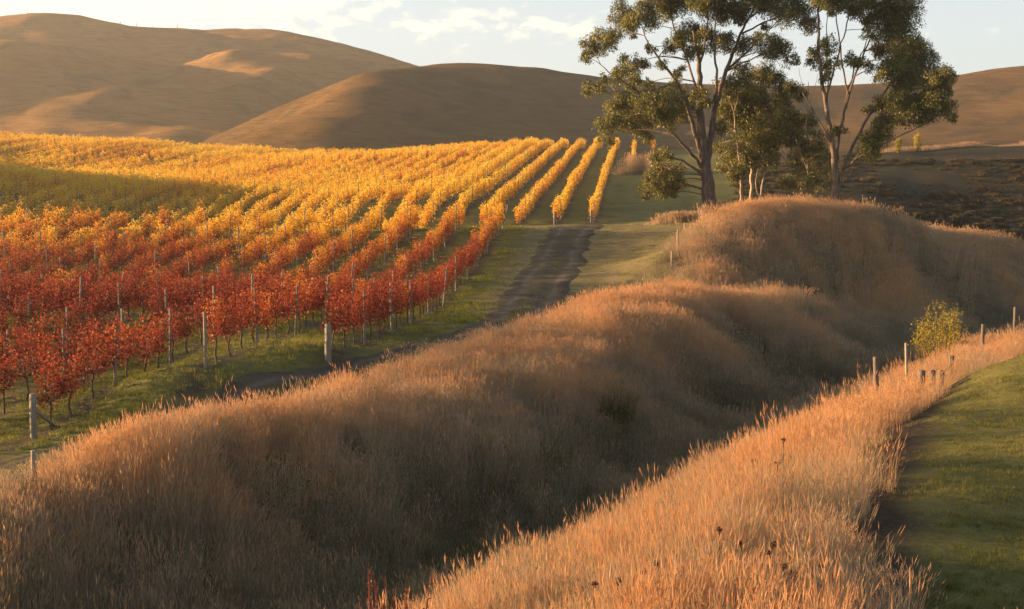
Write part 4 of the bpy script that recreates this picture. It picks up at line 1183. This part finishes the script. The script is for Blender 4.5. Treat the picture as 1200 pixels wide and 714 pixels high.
def scrub():
    """dark scrub on the shaded terrace face: one mass of low bushes"""
    mb = MB()
    srcs = []
    for k in range(4):
        s = MB(); c = rng.normal(size=(420, 3)); c *= (rng.random(420) ** 0.4 / np.linalg.norm(c, axis=1))[:, None]; c = c * np.array((1.0, 1.0, 0.8)); c[:, 2] = np.abs(c[:, 2])
        s.leaves(c, 0.20, 0.6, 0.2); srcs.append(s)
    n = 6000
    px = rng.uniform(860, 1290, n); Y = rng.uniform(128, 198, n)
    x = (px - 600) / FPX * Y
    keep = fbm(x * 0.06, Y * 0.05, 3, 88) + 0.45 * rng.normal(size=n) > -0.25
    keep &= ~((px > 1010) & (Y > 190))
    x, Y = x[keep], Y[keep]; n = len(x)
    s = 0.18 + rng.random(n) ** 3 * 0.7
    o = scatter("scrub", srcs, np.stack((x, Y, ground_z(x, Y) - 0.05), -1), np.stack((np.zeros(n), np.zeros(n), rng.random(n) * 6.28), -1),
                np.stack((s, s, s * 0.8), -1), rng.integers(0, 4, n), np.clip(rng.normal(0.5, 0.18, n), 0, 1), M['scrub'])
    tag(o, "dark low scrub on the shaded terrace face behind the trees", "scrub", kind="stuff")
scrub()

def small_plants():
    # rush clump in the gully
    p = pw(545, 640, 27.5)
    def rush(px, py, Y, wd, h, n, label, mat='rush'):
        q = pw(px, py, Y); mb = MB()
        for i in range(n):
            a = rng.random() * 6.283; r_ = wd * 0.35 * math.sqrt(rng.random())
            blade(mb, r_ * math.cos(a), r_ * math.sin(a), h * (0.7 + 0.4 * rng.random()), 0.008, 0.25 + 0.5 * rng.random(), a + rng.normal() * .4, 3, rng.random())
        o = link("rush_clump", mb.mesh("rush_clump"), None, M[mat])
        o.location = (q[0], Y, float(ground_z(q[0], Y)))
        tag(o, label, "rushes")
    rush(545, 650, 34.5, 2.6, 1.5, 1300, "dark green rush clump in the shaded gully beside the orange bank")
    rush(468, 700, 33, 1.6, 1.2, 600, "dark green rush clump in the gully just above the red dock stems")
    rush(640, 600, 42, 1.8, 1.3, 600, "dark green rush clump farther along the gully, above the largest one")
    rush(395, 700, 32.5, 1.5, 1.2, 500, "dark green rush clump at the bottom edge, left of the dock stems")
    rush(720, 560, 49, 2.0, 1.4, 600, "dark green rush clump farthest up the gully")
    # red dock stems at the bottom edge
    for i, (px, Y, h, lab) in enumerate([(432, 16.6, .75, "leftmost"), (441, 17.0, .95, "second from left, the tallest"), (463, 16.8, .85, "third from left"), (486, 16.4, .85, "rightmost, beside the orange grass")]):
        x = (px - 600) / FPX * Y; z = float(ground_z(x, Y))
        top = pw(px, 660 + 10 * i % 17, Y)[2]
        hh = max(h, top - z)
        root = bpy.data.objects.new("dock_plant", None); C.objects.link(root); root.location = (x, Y, z)
        tag(root, "red stemmed dock plant at the bottom edge of the photo, " + lab, "dock plant", "red dock plants")
        st, hd = MB(), MB()
        for s in range(4):
            e = np.array((rng.normal(0, .10), rng.normal(0, .10), hh * (0.75 + 0.25 * rng.random())))
            P = np.array([(0, 0, 0), e * (0.4, 0.4, 0.5), e]); st.tube(P, [0.009, 0.008, 0.004], 5, r=rng.random())
            t = 0.6 + 0.4 * rng.random(26)
            c = np.stack([np.interp(t, (0, .5, 1), P[:, a]) for a in range(3)], -1) + rng.normal(0, .012, (26, 3))
            hd.leaves(c, 0.03, 0.6, 0.2)
        link("stem", st.mesh("stem"), root, M['dock']); link("seed_head", hd.mesh("seed_head"), root, M['dock'])
    # dark dried flower heads among the near grass
    heads = [(903, 652, 16.6), (919, 668, 16.3), (928, 676, 16.2), (869, 641, 17.2), (905, 642, 17), (918, 518, 24), (911, 545, 23), (883, 543, 24), (843, 624, 18), (696, 689, 17), (724, 684, 17), (768, 665, 17.5), (756, 674, 17.5), (962, 668, 16.4)]
    where = ["largest pair low right of the bank", "beside the largest dark head", "lowest of the cluster near the bottom edge", "left of the cluster near the bottom", "above the largest dark head", "highest, far up the bank", "in the olive patch, lower one", "in the olive patch, left one",
             "alone at mid bank left of the olive patch", "leftmost of all, low down", "second from the left, low down", "upper right of the left pair", "between the left pair and the olive patch", "rightmost, near the dark verge"]
    for (px, py, Y), wh in zip(heads, where):
        Ys = np.linspace(13, 40, 136); tt = np.array([pw(px, py, q) for q in Ys])
        dh = tt[:, 2] - ground_z(tt[:, 0], Ys)
        Y = float(Ys[np.argmin(np.abs(dh - 1.12))])          # where the sight line is as high as the grass heads
        t_ = pw(px, py, Y); z = float(ground_z(t_[0], Y)); h = max(0.5, t_[2] - z)
        root = bpy.data.objects.new("dried_flower", None); C.objects.link(root); root.location = (t_[0], Y, z)
        tag(root, "dark dried flower head, " + wh, "dried flower", "dried flower heads")
        st, hd = MB(), MB()
        st.tube([(0.02, 0, 0), (0.01, 0, h * .5), (0, 0, h)], [0.006, 0.005, 0.004], 5)
        for s in range(6):
            a = rng.random() * 6.28; e = np.array((0.02 * math.cos(a), 0.02 * math.sin(a), h + 0.02 + 0.03 * rng.random()))
            st.tube([(0, 0, h - 0.04), e], [0.003, 0.002], 4, r=0.2)
            hd.leaves(e + rng.normal(0, .012, (16, 3)), 0.017, 0.8, -0.4)
        link("stem", st.mesh("stem"), root, M['seed']); link("head", hd.mesh("head"), root, M['seed'])
small_plants()

# ------------------------------------------------------------------ haze
def haze():
    lo = float(GZ.min()) - 1.0
    hi = max(max(v.co.z for v in o.data.vertices) for o in bpy.data.objects if o.name.startswith("hill")) + 4.0
    bm = bmesh.new(); bmesh.ops.create_cube(bm, size=1.0)
    x0, x1, y0, y1 = xs[0] - 20, xs[-1] + 20, ys[0] - 20, ys[-1] + 20
    for v in bm.verts:
        v.co = ((x0 + x1) / 2 + v.co.x * (x1 - x0), (y0 + y1) / 2 + v.co.y * (y1 - y0), (lo + hi) / 2 + v.co.z * (hi - lo))
    me = bpy.data.meshes.new("haze"); bm.to_mesh(me); bm.free()
    m, N, L = mat_new("air")
    v = N.new("ShaderNodeVolumePrincipled")
    v.inputs["Color"].default_value = (1.0, 0.95, 0.88, 1)
    v.inputs["Density"].default_value = HAZE_D
    v.inputs["Anisotropy"].default_value = HAZE_G
    o = N.new("ShaderNodeOutputMaterial"); L.new(v.outputs[0], o.inputs["Volume"])
    tag(link("haze", me, None, m), "thin warm evening haze over the whole valley", "haze", kind="stuff")
HAZE_D, HAZE_G = 0.00023, 0.72
haze()
